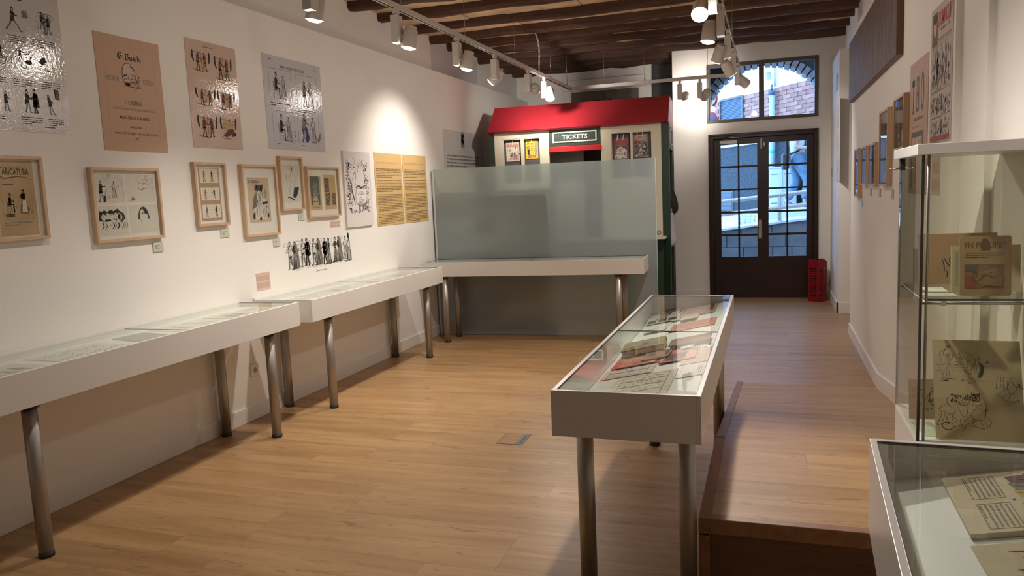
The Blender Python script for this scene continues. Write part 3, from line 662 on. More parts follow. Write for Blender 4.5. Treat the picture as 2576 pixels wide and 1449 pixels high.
m = MB(); m.cyl((CX0+.004, CY0+.012, 1.166), (CX1-.004, CY0+.012, 1.166), .005, ALU, 10); m.cyl((CX0+.022, CY0+.012, 1.166), (CX0+.022, CY1-.014, 1.166), .005, ALU, 10); m.cyl((CX0+.01, CY1-.02, 1.168), (CX0+.05, CY1-.02, 1.168), .005, ALU, 10); rel(m.build('shelf_rail', tc))
for x in (CX0+.075, CX1-.02):
    m = MB(); m.box(x-.008, x+.008, CY0+.005, CY0+.02, 1.158, 1.174, mat('clear_plastic_clip', (.5, .48, .42), .3)); rel(m.build('shelf_clip', tc))
m = MB(); m.box(CX0-.006, CX0+.012, CY1-.06, CY1-.035, CZ1-.045, CZ1, BLACKP); m.tube([(CX0-.006, CY1-.05, CZ1-.035), (CX0-.03, CY1-.05, CZ1-.04), (CX0-.042, CY1-.05, CZ1-.036)], .003, STEEL); rel(m.build('lock', tc))['label'] = 'small black lock with a lever key'
# papers in it
ST = (0, 0, 0)
def carito(I):
    I.text('CAR', .155, .115, .075, .026, INK); I.text('TAS', .175, .085, .06, .02, INK)
    I.curve([(.09, .10), (.10, .08), (.115, .065), (.15, .05), (.18, .045)], .004); I.ring(.125, .09, .016, .018, .003); I.ring(.125, .09, .007, .008, .003); I.ring(.13, .065, .012, .011, .003)
    for k in range(6): I.curve([(.10+.015*k, .05), (.102+.015*k, .035), (.10+.016*k, .022)], .003)
    I.curve([(.085, .095), (.092, .06), (.09, .04)], .003)
sheet('album_cover', 'brown album cover standing at the back of the glass shelf', 'album', (.545, 3.335, 1.1822), (-.08, 0, 0), .27, .192, mat('kraft_board', (.44, .28, .16), .8, var=.08, vscale=6), carito, .004)
sheet('album_cover', 'grey brown board peeping out behind the brown album cover', 'album', (.532, 3.352, 1.1822), (-.08, 0, 0), .2, .135, mat('drab_board', (.28, .21, .13), .8), None, .003)
sheet('page', 'cream open page standing behind the brown magazine on the glass shelf', 'page', (.612, 3.09, 1.1822), (-.10, 0, 0), .215, .165, mat('cream_page', (.60, .52, .35), .8, var=.06, vscale=9), lambda I: [I.line([(.012+.004*k, .02), (.012+.004*k, .145)], .0008, INKS) for k in range(4)], .006)
def patufet(I):
    w, h = I.w, I.h
    I.text('EN PATUFET', w*.5, h*.80, w*.80, h*.095, INKB); I.poly([(w*.42, h*.76), (w*.40, h*.88), (w*.46, h*.97), (w*.54, h*.95), (w*.60, h*.83), (w*.58, h*.76)], mat('sepia_ink', (.17, .095, .055), .8), 2)
    I.lines(w*.12, h*.72, w*.88, 3, h*.035, INKB)
    I.box(w*.10, h*.13, w*.86, h*.52, .0015, INKB); I.rect(w*.10, h*.13, w*.86, h*.52, mat('faded_brown_wash', (.27, .165, .09), .85))
    I.poly([(w*.10, h*.13), (w*.34, h*.13), (w*.30, h*.30), (w*.10, h*.36)], mat('faded_red_wash', (.30, .09, .045), .85), 2)
    I.poly([(w*.10, h*.40), (w*.34, h*.42), (w*.36, h*.52), (w*.10, h*.52)], mat('faded_blue_wash', (.15, .125, .11), .85), 2)
    I.poly([(w*.24, h*.27), (w*.40, h*.40), (w*.70, h*.46), (w*.84, h*.33), (w*.80, h*.16), (w*.55, h*.15), (w*.38, h*.22)], mat('faded_ochre_wash', (.36, .22, .11), .85), 2)
    I.curve([(w*.24, h*.27), (w*.34, h*.24), (w*.42, h*.30), (w*.56, h*.34), (w*.66, h*.30)], .004, INKB, 3); I.curve([(w*.42, h*.14), (w*.55, h*.17), (w*.68, h*.15), (w*.80, h*.16)], .004, INKB, 3)
    I.ring(w*.30, h*.35, .008, .009, .002, INKB, 3); I.hatch(w*.3, h*.2, w*.82, h*.48, 14, .002, INKB, .5, 3)
sheet('old_magazine', 'brown magazine with an outlined title and a picture, front of the glass shelf', 'magazine', (.618, 2.985, 1.1822), (-.10, 0, 0), .155, .205, mat('magazine_brown', (.42, .28, .155), .85, var=.08, vscale=12), patufet, .004, round_=.006)
sheet('card', 'pale green card lying flat at the front left of the glass shelf', 'card', (.51, 2.97, 1.1825), FLAT(), .10, .075, mat('pale_green_card', (.50, .55, .43), .7), lambda I: I.hatch(.03, .02, .08, .05, 5, .002), .002)
sheet('card', 'white card lying flat behind the pale green card on the glass shelf', 'card', (.535, 3.08, 1.1825), FLAT(), .07, .12, PAPER, lambda I: I.hatch(.02, .04, .06, .1, 5, .002), .002)
def drawings(I):
    w, h = I.w, I.h
    def q(p):
        x, y = p; b_ = (y-105)/1180; xl = 400-35*b_; xr = 1365+65*b_; return ((x-xl)/(xr-xl)*w, h*(1-b_*.985))
    def cv(*p, wd=.0017, c=INK): I.curve([q(a) for a in p], wd*.68, c)
    def ht(x0, y0, x1, y1, n, wd=.0015, a=1.2): p, r_ = q((x0, y1)), q((x1, y0)); I.hatch(p[0], p[1], r_[0], r_[1], n, wd, INK, a)
    def rg(x, y, r_, wd=.0016): p = q((x, y)); I.ring(p[0], p[1], r_*w/985, r_*w/985, wd, INK)
    # boy shaking his fist
    rg(575, 190, 17); ht(560, 175, 595, 205, 5); cv((560, 205), (525, 235), (490, 255), (472, 290), (487, 345), (480, 370)); cv((560, 215), (530, 240), (515, 290), (535, 300))
    cv((555, 320), (560, 290), (590, 272), (625, 280), (632, 315), (605, 345), (570, 342), (555, 320)); ht(552, 285, 592, 335, 16, .002); cv((612, 300), (622, 312), (608, 322), wd=.0026)
    cv((480, 370), (475, 400), (500, 415), (520, 400), (535, 385)); cv((540, 340), (560, 365), (585, 415), (540, 410)); cv((600, 355), (585, 380), (590, 425), wd=.0026); cv((600, 375), (630, 400), (655, 415), (690, 390), (720, 385)); cv((640, 385), (660, 370), (690, 372))
    cv((480, 415), (462, 455), (490, 490), (500, 520), (490, 570), (505, 585)); cv((560, 425), (545, 460), (575, 500), (570, 530), (545, 572)); cv((520, 470), (545, 520), (525, 575))
    cv((472, 592), (510, 575), (555, 590), (550, 606), (480, 606), (472, 592), wd=.0024); cv((545, 575), (600, 580), (640, 594), wd=.003); cv((500, 600), (560, 602), wd=.004)
    for a in (((422, 415), (470, 420)), ((580, 430), (690, 412), (790, 400)), ((600, 470), (690, 476), (770, 475)), ((420, 490), (478, 487)), ((575, 448), (780, 440))): cv(*a, wd=.0011)
    # woman bending over the bench
    cv((705, 238), (690, 262), (695, 300), (720, 330), (735, 362)); cv((705, 238), (745, 240), (785, 265), (830, 295), (870, 320), (880, 345)); cv((700, 262), (715, 300), (740, 318), wd=.0024); ht(690, 320, 735, 360, 14, .002)
    cv((740, 320), (790, 370), (792, 405)); cv((720, 350), (750, 385), (790, 402)); cv((870, 330), (875, 362), (850, 405), (840, 440), (826, 480)); cv((850, 340), (800, 360)); cv((820, 440), (808, 465), (812, 482)); cv((832, 450), (830, 480))
    cv((885, 312), (915, 295), (932, 308), (905, 330), (885, 325), (945, 345)); cv((890, 330), (930, 352), wd=.003)
    for k in range(9): cv((895+7*k, 352+5*k), (925+5*k, 440), (905+6*k, 520), (890+5*k, 568-2*k), wd=.0026 if k > 3 else .0014)
    cv((885, 360), (860, 430), (862, 515)); cv((790, 405), (780, 450), (755, 497), (745, 545)); cv((757, 498), (810, 508), (862, 516)); cv((750, 545), (800, 562), (880, 575), (938, 552)); cv((880, 372), (885, 450), (875, 560), wd=.0012)
    cv((800, 578), (750, 580), (712, 600), (770, 602), (800, 590), wd=.0026); cv((850, 580), (866, 606), (830, 630), (782, 626), (830, 605), wd=.0022); cv((865, 602), (930, 596), (990, 600), wd=.003); cv((960, 390), (1030, 372), wd=.001); cv((965, 430), (1030, 415), wd=.001); cv((970, 500), (1010, 502), wd=.001)
    cv((985, 382), (998, 372), (1000, 384), (1010, 345), (1012, 380), (1022, 366), (1032, 380), wd=.0024)
    # two struggling figures
    ht(565, 770, 640, 860, 44, .002, .8); cv((565, 800), (575, 775), (615, 768), (640, 790), (640, 830)); cv((560, 805), (528, 825), (530, 880), (560, 912), (600, 940)); cv((525, 870), (545, 905), wd=.003)
    cv((520, 890), (470, 920), (425, 945), (435, 966), (500, 990), (560, 1010), (610, 990), (622, 940)); cv((450, 980), (440, 1050), (395, 1120), (385, 1142), (430, 1146), wd=.002); cv((490, 1000), (478, 1060), (440, 1130), (452, 1152)); cv((540, 1010), (510, 1060), (500, 1080)); cv((600, 995), (575, 1050), (580, 1090))
    I.ring(*q((520, 1150)), .0175, .0135, .002, INK); cv((495, 1140), (520, 1125), (545, 1118), wd=.003); cv((500, 1050), (520, 1080), (515, 1100))
    ht(640, 770, 790, 850, 46, .0018, 1.3); cv((610, 850), (680, 872), (780, 882), (840, 868)); cv((620, 880), (700, 895), (760, 905)); ht(600, 850, 760, 900, 20, .0014, .4)
    cv((740, 850), (760, 820), (785, 830), (790, 860), (760, 870)); cv((640, 900), (670, 960), (690, 1010), (740, 1030), (762, 950), (730, 900)); cv((690, 1010), (670, 1090), (702, 1150), (690, 1196), (722, 1180), (730, 1130), (700, 1040), wd=.002); cv((620, 960), (590, 1030), (640, 1080), (600, 1100))
    ht(805, 755, 905, 850, 60, .0022, .9); I.ring(*q((855, 805)), .0135, .0125, .0018, INK); cv((830, 830), (850, 850), (870, 840), wd=.004); cv((905, 800), (945, 812), (972, 850), (985, 905), (960, 952)); cv((800, 870), (850, 900), (900, 925), (930, 940)); cv((840, 852), (870, 890), (930, 878), (925, 850)); cv((880, 945), (850, 940), (830, 960))
    cv((862, 940), (800, 1010), (850, 1060), (950, 1056), (968, 960)); cv((985, 900), (972, 960), (968, 1032), wd=.0036); cv((990, 930), (998, 945), (985, 960), wd=.003); cv((800, 1015), (760, 1050), (720, 1085)); cv((850, 1060), (828, 1112), (850, 1142), wd=.002); ht(805, 1060, 845, 1130, 14, .0018)
    cv((950, 1060), (990, 1140), (920, 1165), (830, 1142), (740, 1146), wd=.0022); cv((980, 1030), (1040, 1080), (1010, 1130), (1036, 1156), wd=.002); cv((590, 1165), (640, 1145), (700, 1130)); cv((900, 1070), (930, 1120), (960, 1100)); cv((750, 1140), (770, 1110), (800, 1100)); cv((410, 1022), (432, 1026), wd=.003)
    # letters with a figure hanging on
    H = [(1115, 540), (1155, 545), (1150, 600), (1180, 600), (1185, 545), (1235, 547), (1220, 680), (1180, 680), (1185, 630), (1150, 630), (1145, 680), (1100, 680), (1115, 540)]
    I.line([q(a) for a in H], .0013, INK); cv((1225, 680), (1245, 610), (1268, 545), (1285, 610), (1300, 650), wd=.0012); cv((1240, 640), (1270, 632), wd=.0012)
    cv((1262, 545), (1250, 600), (1232, 640)); cv((1275, 552), (1290, 620), (1330, 660)); ht(1322, 625, 1398, 690, 26, .0018, .5); cv((1330, 640), (1365, 622), (1395, 640)); cv((1240, 690), (1250, 752), (1300, 722), (1330, 682)); cv((1205, 690), (1240, 684)); cv((1185, 692), (1200, 705), wd=.003)
    cv((1200, 692), (1130, 740), (1110, 765), (1170, 780), (1210, 745)); cv((1170, 790), (1200, 822), (1290, 832), (1355, 810), (1350, 828), (1290, 842), wd=.0022); cv((1180, 850), (1240, 872), (1262, 842), (1220, 835)); cv((1250, 755), (1240, 800))
    cv((1080, 360), (1250, 500), (1415, 640), wd=.0009, c=INKS)
sheet('drawing_board', 'large tan drawing board with pen caricatures leaning at the bottom of the glass cabinet', 'drawing', (.549, 2.945, .6825), (-.36, 0, -.02), .272, .35, mat('drawing_board', (.52, .41, .25), .8, var=.05, vscale=7), drawings, .004)
sheet('drawing_board', 'small drab sketch behind the large drawing board in the glass cabinet', 'drawing', (.50, 3.18, .6825), (-.2, 0, 0), .2, .15, mat('drab_board2', (.33, .265, .16), .8), lambda I: (I.hatch(.01, .03, .12, .12, 26, .0022), I.ring(.09, .08, .02, .03, .003)), .003)
sheet('card', 'pale green card lying flat at the bottom left of the glass cabinet', 'card', (.515, 2.96, .6826), FLAT(.1), .07, .17, mat('pale_green_card', (.5, .55, .43), .7), lambda I: I.hatch(.02, .03, .06, .15, 9, .002), .002)

# ================================================================ LEFT WALL
PIC = 'framed cartoons on the left wall'
def framed(label, y0, y1, z0, z1, art, depth=.034, bw=.017, mats=None, rot=RL, wx=XL, name='framed_picture', group=PIC):
    w, h = abs(y1-y0), z1-z0
    t = thing(name, label, 'picture', (wx, y0, z0), rot, group)
    m = MB(); m.ring_frame(0, w, 0, h, bw, -depth, 0, OAKF); m.build('frame', t, bevel=.0015)
    m = MB(); m.box(bw-.003, w-bw+.003, -.012, -.002, bw-.003, h-bw+.003, mats or PAPER)
    m.build('mount_board', t)
    m = MB(); I = Ink(m, 0, 0, -.012, int(abs(y0)*100)); I.w = w; I.h = h; art(I, m); 
    if m.f: m.build('print', t)
    m = MB(); m.box(bw-.002, w-bw+.002, -depth+.009, -depth+.006, bw-.002, h-bw+.002, GLASSP); m.build('glass_pane', t)
    return t
def paper(I, m, x0, z0, x1, z1, c): I.rect(x0, z0, x1, z1, c, 1)
def aF0(I, m):
    paper(I, m, .012, .024, .25, .407, TANP); L = 2
    I.text('SUPLEMENTO A', .163, .366, .10, .014, INKS, L); I.text('LA', .025, .343, .022, .012, INK, L, .01); I.text('ARICATURA', .150, .337, .150, .030, INK, L, .02)
    I.curve([(.105, .372), (.075, .374), (.058, .352), (.064, .330), (.085, .318), (.13, .324), (.16, .327), (.215, .322)], .005, INK, L); I.line([(.03, .322), (.06, .316)], .006, INK, L); I.line([(.03, .308), (.24, .312)], .001, INK, L)
    I.box(.06, .11, .225, .30, .001, INKS, L); I.hatch(.065, .12, .22, .2, 36, .002, INKB, 1.2, L)
    I.seated(.10, .145, .10, 1, INK, INKB); I.lady(.178, .14, .128, -1, None, INKB); I.rect(.07, .285, .13, .29, INKB, L); I.rect(.07, .12, .12, .14, INKB, L)
    I.poly([(.165, .145), (.196, .145), (.19, .205), (.172, .205)], CREAM, 4)
    I.lines(.06, .095, .215, 2, .012, INKS, L)
framed('cropped tan magazine cover reading CARICATURA in an oak frame at the photo edge', 2.832, 3.127, 1.471, 1.903, aF0)
def aF1(I, m):
    L = 2
    for (a, b, c, d) in ((.025, .228, .25, .395), (.262, .227, .487, .396), (.031, .037, .251, .210), (.268, .041, .492, .212)): paper(I, m, a, b, c, d, GREYP)
    I.man(.075, .235, .125, 1, INK, None, 0, up=.4); I.rect(.092, .236, .106, .272, INK, 3); I.hatch(.09, .24, .24, .38, 40, .0013, INKS, 1, L); I.lady(.17, .26, .1, -1)
    I.hatch(.33, .29, .48, .385, 34, .0018, INKS, .6, L); I.hatch(.345, .30, .41, .36, 12, .003, INK, .4, L); I.poly([(.275, .238), (.33, .24), (.305, .268), (.30, .248)], INKS, L)
    I.poly([(.04, .125), (.045, .185), (.07, .178), (.085, .19), (.10, .175), (.13, .19), (.15, .18), (.18, .195), (.20, .178), (.225, .165), (.235, .135), (.20, .11), (.16, .13), (.10, .12)], INK, L)
    for q in range(5): I.ell(.075+.03*q, .145+.006*(q % 2), .016, .02, GREYP, 3); I.curve([(.06+.03*q, .17), (.075+.03*q, .15), (.07+.03*q, .11)], .002, INK, 4)
    I.poly([(.16, .10), (.185, .17), (.20, .165), (.195, .115), (.215, .10)], GREYP, 3)
    for q in range(14): a = I.r.uniform(.05, .24); I.curve([(a, .115), (a+.01, .095), (a-.008, .075)], .003, INK, 3)
    I.curve([(.09, .055), (.10, .085), (.14, .10), (.14, .07)], .002, INK, L)
    I.poly([(.335+.045*(1-math.cos(PI*k/12))/1., .125+.075*math.sin(PI*k/12)) for k in range(13)], INK, L); I.poly([(.348, .125), (.35, .17), (.372, .19), (.39, .155), (.412, .15), (.41, .11), (.36, .11)], GREYP, 3)
    I.hatch(.34, .10, .43, .13, 10, .002, INK, .8, 4); I.ell(.372, .16, .005, .005, INK, 4)
framed('large square oak frame with four grey drawings in two rows', 3.43, 3.951, 1.42, 1.854, aF1)
def aF2(I, m):
    paper(I, m, .055, .035, .266, .398, BRNP if False else mat('tan_mount', (.42, .27, .165), .85))
    for q, (a, b) in enumerate(((.295, .391), (.175, .262), (.053, .146))):
        I.rect(.068, a, .252, b, CREAM, 2)
        I.y -= .0008; I.man(.11, a+.008, (b-a)*.85, 1, INKS, None, 0); I.man(.19+.01*q, a+.008, (b-a)*.86, -1, INK, INKS, 0); I.hatch(.08, a+.01, .24, b-.01, 14, .0014, INKS); I.y += .0008
framed('narrow oak frame with three small drawings stacked on tan card', 4.268, 4.588, 1.47, 1.904, aF2)
def aF3(I, m):
    paper(I, m, .074, .102, .334, .44, CREAM if False else mat('buff_paper', (.53, .42, .28), .8, var=.06, vscale=8)); L = 2
    I.text('LA ESQUELLA', .155, .400, .13, .019, INK, L, .015); I.lines(.11, .385, .30, 1, .012, INKS, L)
    I.poly([(.11, .16), (.13, .26), (.20, .30), (.29, .27), (.31, .15), (.28, .125), (.14, .125)], GREYP, L); I.poly([(.11, .20), (.14, .30), (.18, .33), (.16, .22)], INKS, 3)
    I.hatch(.11, .13, .31, .33, 60, .0022, INKS, 1.3, 3); I.ell(.205, .30, .033, .043, GREYP, 3); I.curve([(.172, .30), (.18, .265), (.205, .252), (.228, .268)], .0022, INK, 4); I.hatch(.18, .26, .235, .34, 16, .0018, INKS, 1.2, 4); I.curve([(.205, .325), (.215, .30), (.222, .285), (.205, .280)], .0028, INK, 5); I.curve([(.195, .268), (.208, .262), (.222, .27)], .003, INK, 5)
    for q in range(46): a = I.r.uniform(.155, .25); I.curve([(a, .325+.06*I.r.random()), (a+.008, .34+.05*I.r.random()), (a+.014*I.r.uniform(-1, 1), .335+.055*I.r.random())], .004, I.r.choice([INK, INKS, INKB]), 5)
    I.curve([(.195, .315), (.20, .29), (.21, .28), (.215, .27)], .004, INK, 5); I.ell(.20, .31, .006, .004, INK, 5); I.poly([(.235, .255), (.30, .26), (.305, .245), (.24, .238)], INK, 4)
    for a, b, c, d in ((.128, .15, .014, .026), (.205, .128, .014, .011), (.30, .15, .010, .018)): I.ell(a, b, c, d, INK, 4)
    I.hatch(.12, .125, .31, .25, 60, .0018, INK, 1.4, 4); I.poly([(.19, .16), (.21, .23), (.235, .24), (.245, .17), (.22, .13)], CREAM, 4); I.hatch(.19, .13, .25, .23, 12, .0016, INKS, 1.4, 5); I.curve([(.15, .25), (.17, .2), (.16, .14)], .003, INK, 4); I.curve([(.22, .24), (.24, .18), (.22, .14)], .003, INK, 4); I.ring(.285, .32, .019, .023, .0015, INK, L); I.hatch(.275, .31, .295, .33, 5, .002, INK, 1, 3)
framed('tall oak frame with a wide white mount around a buff caricature', 4.76, 5.183, 1.365, 1.901, aF3)
def aF4(I, m):
    paper(I, m, .042, .064, .265, .366, GREYP); L = 2
    def cv(p, w=.002): I.curve([(.042+.223*a, .064+.302*b) for a, b in p], w, INK, L)
    cv([(.42, .90), (.50, .96), (.62, .94), (.66, .90), (.54, .88), (.42, .90)], .003); cv([(.62, .94), (.63, .85), (.60, .82)], .006); cv([(.55, .82), (.74, .74), (.80, .62), (.72, .55), (.52, .58)], .0018); cv([(.55, .80), (.48, .70), (.40, .62), (.46, .58)], .003)
    cv([(.24, .75), (.25, .66), (.28, .6), (.30, .53)], .005); cv([(.50, .58), (.46, .40), (.40, .28), (.44, .18)]); cv([(.72, .55), (.68, .36), (.60, .24), (.62, .16)])
    I.poly([(.042+.223*a, .064+.302*b) for a, b in ((.60, .18), (.72, .42), (.82, .40), (1.0, .42), (.98, .34), (.90, .24), (.78, .12), (.62, .13))], INK, L)
    for a, b in ((.34, .14), (.5, .11), (.6, .07)): I.ell(.042+.223*a, .064+.302*b, .018, .006, INK, 3)
framed('small upright oak frame with a pen figure casting a black shadow', 5.232, 5.545, 1.542, 1.974, aF4)
def aF5(I, m):
    L = 2; paper(I, m, .042, .064, .228, .354, TANP); paper(I, m, .27, .064, .462, .364, TANP)
    I.poly([(.066, .105), (.06, .33), (.068, .349), (.19, .349), (.198, .33), (.202, .12), (.195, .105)], GREENI, L); I.poly([(.085, .105), (.09, .16), (.13, .19), (.165, .165), (.175, .105)], TANP, 3)
    I.poly([(.10, .17), (.12, .30), (.14, .30), (.16, .2)], INKS, 3); I.ell(.108, .135, .012, .008, INK, 4); I.ell(.148, .135, .012, .008, INK, 4); I.hatch(.09, .17, .17, .29, 16, .003, GREYP, 1, 4); I.text('TIPOS DE AIRE', .135, .083, .10, .009, INK, L)
    for a, b, c, d, q in ((.285, .215, .355, .335, INKB), (.385, .215, .45, .34, OCHRE), (.29, .10, .36, .205, INKB), (.395, .10, .455, .205, INKB)):
        I.rect(a, b, c, d, q, L)
        if q is INKB: I.hatch(a, b, c, d, 12, .006, TANP, 1, 3); I.hatch(a, b, c, d, 10, .003, INK, 1, 4)
        else: I.lines(a, d, c, 7, .018, TANP, 3, th=.2)
framed('wide oak frame with a dark green portrait beside four small brown vignettes', 5.60, 6.108, 1.47, 1.902, aF5)

# posters and boards: paper glued to the wall
GLO = dict(rough=.075, bump=.5, bscale=60, bdist=.0026)
GP0 = mat('glossy_grey_poster', (.62, .59, .57), spec=1.0, **GLO); GP2 = mat('glossy_pink_poster', (.60, .45, .37), spec=1.0, **GLO); GP3 = mat('glossy_blue_grey_poster', (.58, .57, .60), spec=1.0, **GLO)
PEACH = mat('matt_peach_poster', (.54, .355, .25), .8)
def poster(label, y0, z0, w, h, base, art, th=.003, seed=1, rot=RL, wx=XL, cat='poster', name='poster'):
    m = MB(); m.box(0, w, -th, 0, 0, h, base); I = Ink(m, 0, 0, -th, seed); I.w = w; I.h = h; art(I)
    o = m.build(name, None, (wx, y0, z0), rot); return tag(o, label, cat)
def aP0(I):
    I.lines(.45, .675, .60, 1, .014, INK)
    I.man(.475, .512, .115, 1, INK, None, 1, 0, .35, .25); I.rect(.53, .585, .56, .62, INKS); I.hatch(.525, .58, .565, .625, 12, .002, INK)
    I.rect(.655, .52, .668, .63, INKS); I.hatch(.60, .52, .71, .61, 34, .0022, INKS, 1.1); I.man(.645, .55, .085, 1, INK, None, 1); I.man(.685, .525, .10, -1, INK, None, 0); I.line([(.625, .632), (.71, .628)], .003)
    for (a, b, c) in ((.44, .487, .545), (.575, .487, .712), (.44, .267, .575), (.597, .27, .718), (.46, .077, .585), (.62, .077, .714), (.30, .267, .40), (.28, .082, .37), (.3, .487, .36)): I.lines(a, b, c, 4, .011, INK, last=.5, th=.35)
    I.hatch(.45, .35, .56, .41, 30, .003, INK, .7); I.man(.495, .37, .06, 1, INK, INK, 1); I.ell(.54, .36, .02, .012, INK); I.ring(.51, .335, .016, .008, .003); I.poly([(.60, .37), (.62, .395), (.64, .40), (.645, .375), (.62, .355)], INK); I.hatch(.58, .31, .70, .38, 14, .003, INK, .3)
    I.man(.385, .36, .075, 1, INK, INKS, 0); I.ring(.39, .355, .02, .022, .003); I.ring(.43, .36, .016, .018, .003)
    I.man(.505, .10, .115, 1, INK, None, 1); I.man(.553, .098, .122, -1, INK, INK, 1, 0, .06); I.poly([(.535, .13), (.575, .13), (.568, .20), (.545, .205)], INK)
    I.man(.650, .10, .105, 1, INK, None, 0, -.18); I.poly([(.676, .184), (.703, .182), (.700, .235), (.672, .237)], INK, 2); 
    for q in range(4): I.line([(.68, .195+.01*q), (.697, .194+.01*q)], .0015, GREYP, 3)
    I.man(.385, .098, .10, 1, INK, None, 0); I.lines(.59, .032, .705, 1, .012, INK); I.rect(.52, .048, .532, .053)
    for a in (.1, .24): I.man(a, .10, .11, 1, INK, None, 1); I.man(a, .35, .11, -1, INK); I.man(a, .53, .11, 1, INK, INK)
    I.rect(.0, .0, .0015, 1.0, INKS)
poster('tall glossy grey comic poster with nine captioned scenes, cut by the photo edge', 2.602, 2.032, .759, 1.0, GP0, aP0, seed=11)
def aP1(I):
    wd = .0085
    def BL(strokes, x, s=.06): I.nib(strokes, x, .545, s, wd)
    BL([[(.75, .85), (.35, .95), (.08, .65), (.08, .3), (.4, .02), (.8, .2), (.8, .5), (.5, .5)], [(.3, .9), (.3, .1)]], 0.1610, 0.0420); I.poly([(0.1988, 0.5450), (0.2036, 0.5498), (0.2084, 0.5450), (0.2036, 0.5402)])
    BL([[(.0, .85), (.25, .98), (.25, .05), (.5, -.02), (.85, .15), (.85, .4), (.45, .55), (.8, .72), (.7, .95), (.25, .85)], [(.02, .1), (.25, .02)]], 0.2168, 0.0372)
    BL([[(0, .6), (.1, .5), (.1, .08), (.3, 0), (.5, .12)], [(.42, .6), (.5, .5), (.5, .06), (.62, .0)]], 0.2552, 0.0330)
    BL([[(.4, .58), (.15, .6), (.02, .45), (.35, .22), (.35, .08), (.12, 0), (0, .08)]], 0.2804, 0.0330); BL([[(.42, .55), (.2, .6), (.05, .45), (.05, .15), (.25, 0), (.45, .12)]], 0.2978, 0.0330)
    BL([[(0, 1.0), (.1, .9), (.1, .02)], [(.1, .5), (.35, .62), (.46, .45), (.46, .1), (.34, -.08)]], 0.3158, 0.0330); I.poly([(0.3362, 0.5450), (0.3404, 0.5492), (0.3446, 0.5450), (0.3404, 0.5408)])
    I.text('HISTORIETAS', .111, .410, .092, .03, INKS); I.text('ILUSTRADAS', .390, .414, .088, .03, INKS)
    I.poly([(.19, .42), (.185, .47), (.21, .52), (.25, .525), (.275, .49), (.30, .47), (.27, .44), (.255, .41), (.235, .40), (.21, .40)], PINKP, 2); I.curve([(.25, .40), (.20, .40), (.185, .45), (.20, .51), (.24, .525), (.27, .50), (.30, .465)], .003, INK, 3)
    I.hatch(.19, .38, .31, .46, 40, .004, INK, .6, 3); I.hatch(.235, .45, .28, .51, 14, .003, INK, .8, 3); I.ell(.22, .40, .02, .012, INK, 3); I.hatch(.27, .37, .33, .42, 20, .003, INKS, .6, 3)
    I.text('6.º CUADERNO.', .252, .278, .135, .026); I.text('LOS RATAS Y LA RANA - NABUCO Y LOS MUCHACHOS DE TEBAS', .256, .245, .33, .013, INKS); I.text('MEDIO REAL EL CUADERNO', .252, .192, .23, .017, INK, 1, .012)
    I.text('BARCELONA.', .254, .139, .09, .012, INK, 1, .012); I.text('Libreria de E. Verdaguer, calles de Llull y Cortada.', .256, .100, .345, .016); I.text('1881.', .254, .072, .04, .011)
    I.box(.056, .062, .447, .624, .0009, INKS)
poster('matt peach title poster headed G. Busch. in black letter', 3.577, 1.957, .503, .678, PEACH, aP1)
def aP2(I):
    I.lines(.175, .688, .346, 1, .008, INK)
    def duel(x0, x1, z0, z1, fall=0):
        w = x1-x0; h = z1-z0; cx = (x0+x1)/2
        I.rect(x0+w*.16, z0+h*.22, x1-w*.16, z1-h*.15, OCHRE if False else mat('pale_tan_wash', (.55, .37, .24), .7)); I.line([(x0+w*.05, z1-h*.1), (x1-w*.08, z1-h*.18)], .0022, INK, 2)
        for s in (0, 1): I.curve([(x0+w*(.02 if not s else .98), z1-h*.02), (x0+w*(.02 if not s else .98)-.004, z0+h*.7), (x0+w*(.07 if not s else .93), z0+h*.42)], .017, INK, 2)
        if not fall:
            I.y -= .001; I.man(x0+w*.28, z0, h*.95, 1, MAROON, INKB, 0, .03); I.man(x0+w*.70, z0, h*.93, -1, MAROON, None, 0, -.02); I.y += .001; I.line([(cx, z0+h*.2), (cx-.004, z1)], .003, INKB, 3)
        else:
            I.poly([(x0+w*.1, z0+h*.12), (x0+w*.45, z0+h*.42), (x0+w*.75, z0+h*.48), (x0+w*.95, z0+h*.15), (x0+w*.7, z0+h*.08), (x0+w*.6, z0+h*.2), (x0+w*.3, z0+h*.05)], MAROON, 3); I.hatch(x0+w*.15, z0+h*.4, x0+w*.6, z0+h*.9, 14, .003, INKB, 1.2, 3); I.ell(x0+w*.85, z0+h*.22, .014, .014, INK, 4)
        I.curve([(x0, z0+h*.08), (x0+w*.2, z0), (x0+w*.6, z0-h*.02)], .005, INKB, 2); I.hatch(x0+w*.35, z0+h*.1, x0+w*.65, z0+h*.22, 12, .007, INK, .1, 3); I.hatch(x0+w*.2, z0+h*.25, x0+w*.8, z0+h*.8, 12, .0016, INKB, 1.5, 2); I.hatch(x0+w*.1, z0, x0+w*.9, z0+h*.08, 10, .002, INKB, 0, 2)
    duel(.062, .235, .52, .655); duel(.285, .462, .485, .645); duel(.068, .262, .292, .405); duel(.288, .47, .28, .408); duel(.065, .256, .075, .222); duel(.294, .461, .075, .226, 1)
poster('glossy pink poster with six ink scenes of a quarrel in suits', 4.32, 2.005, .515, .722, GP2, aP2, seed=5)
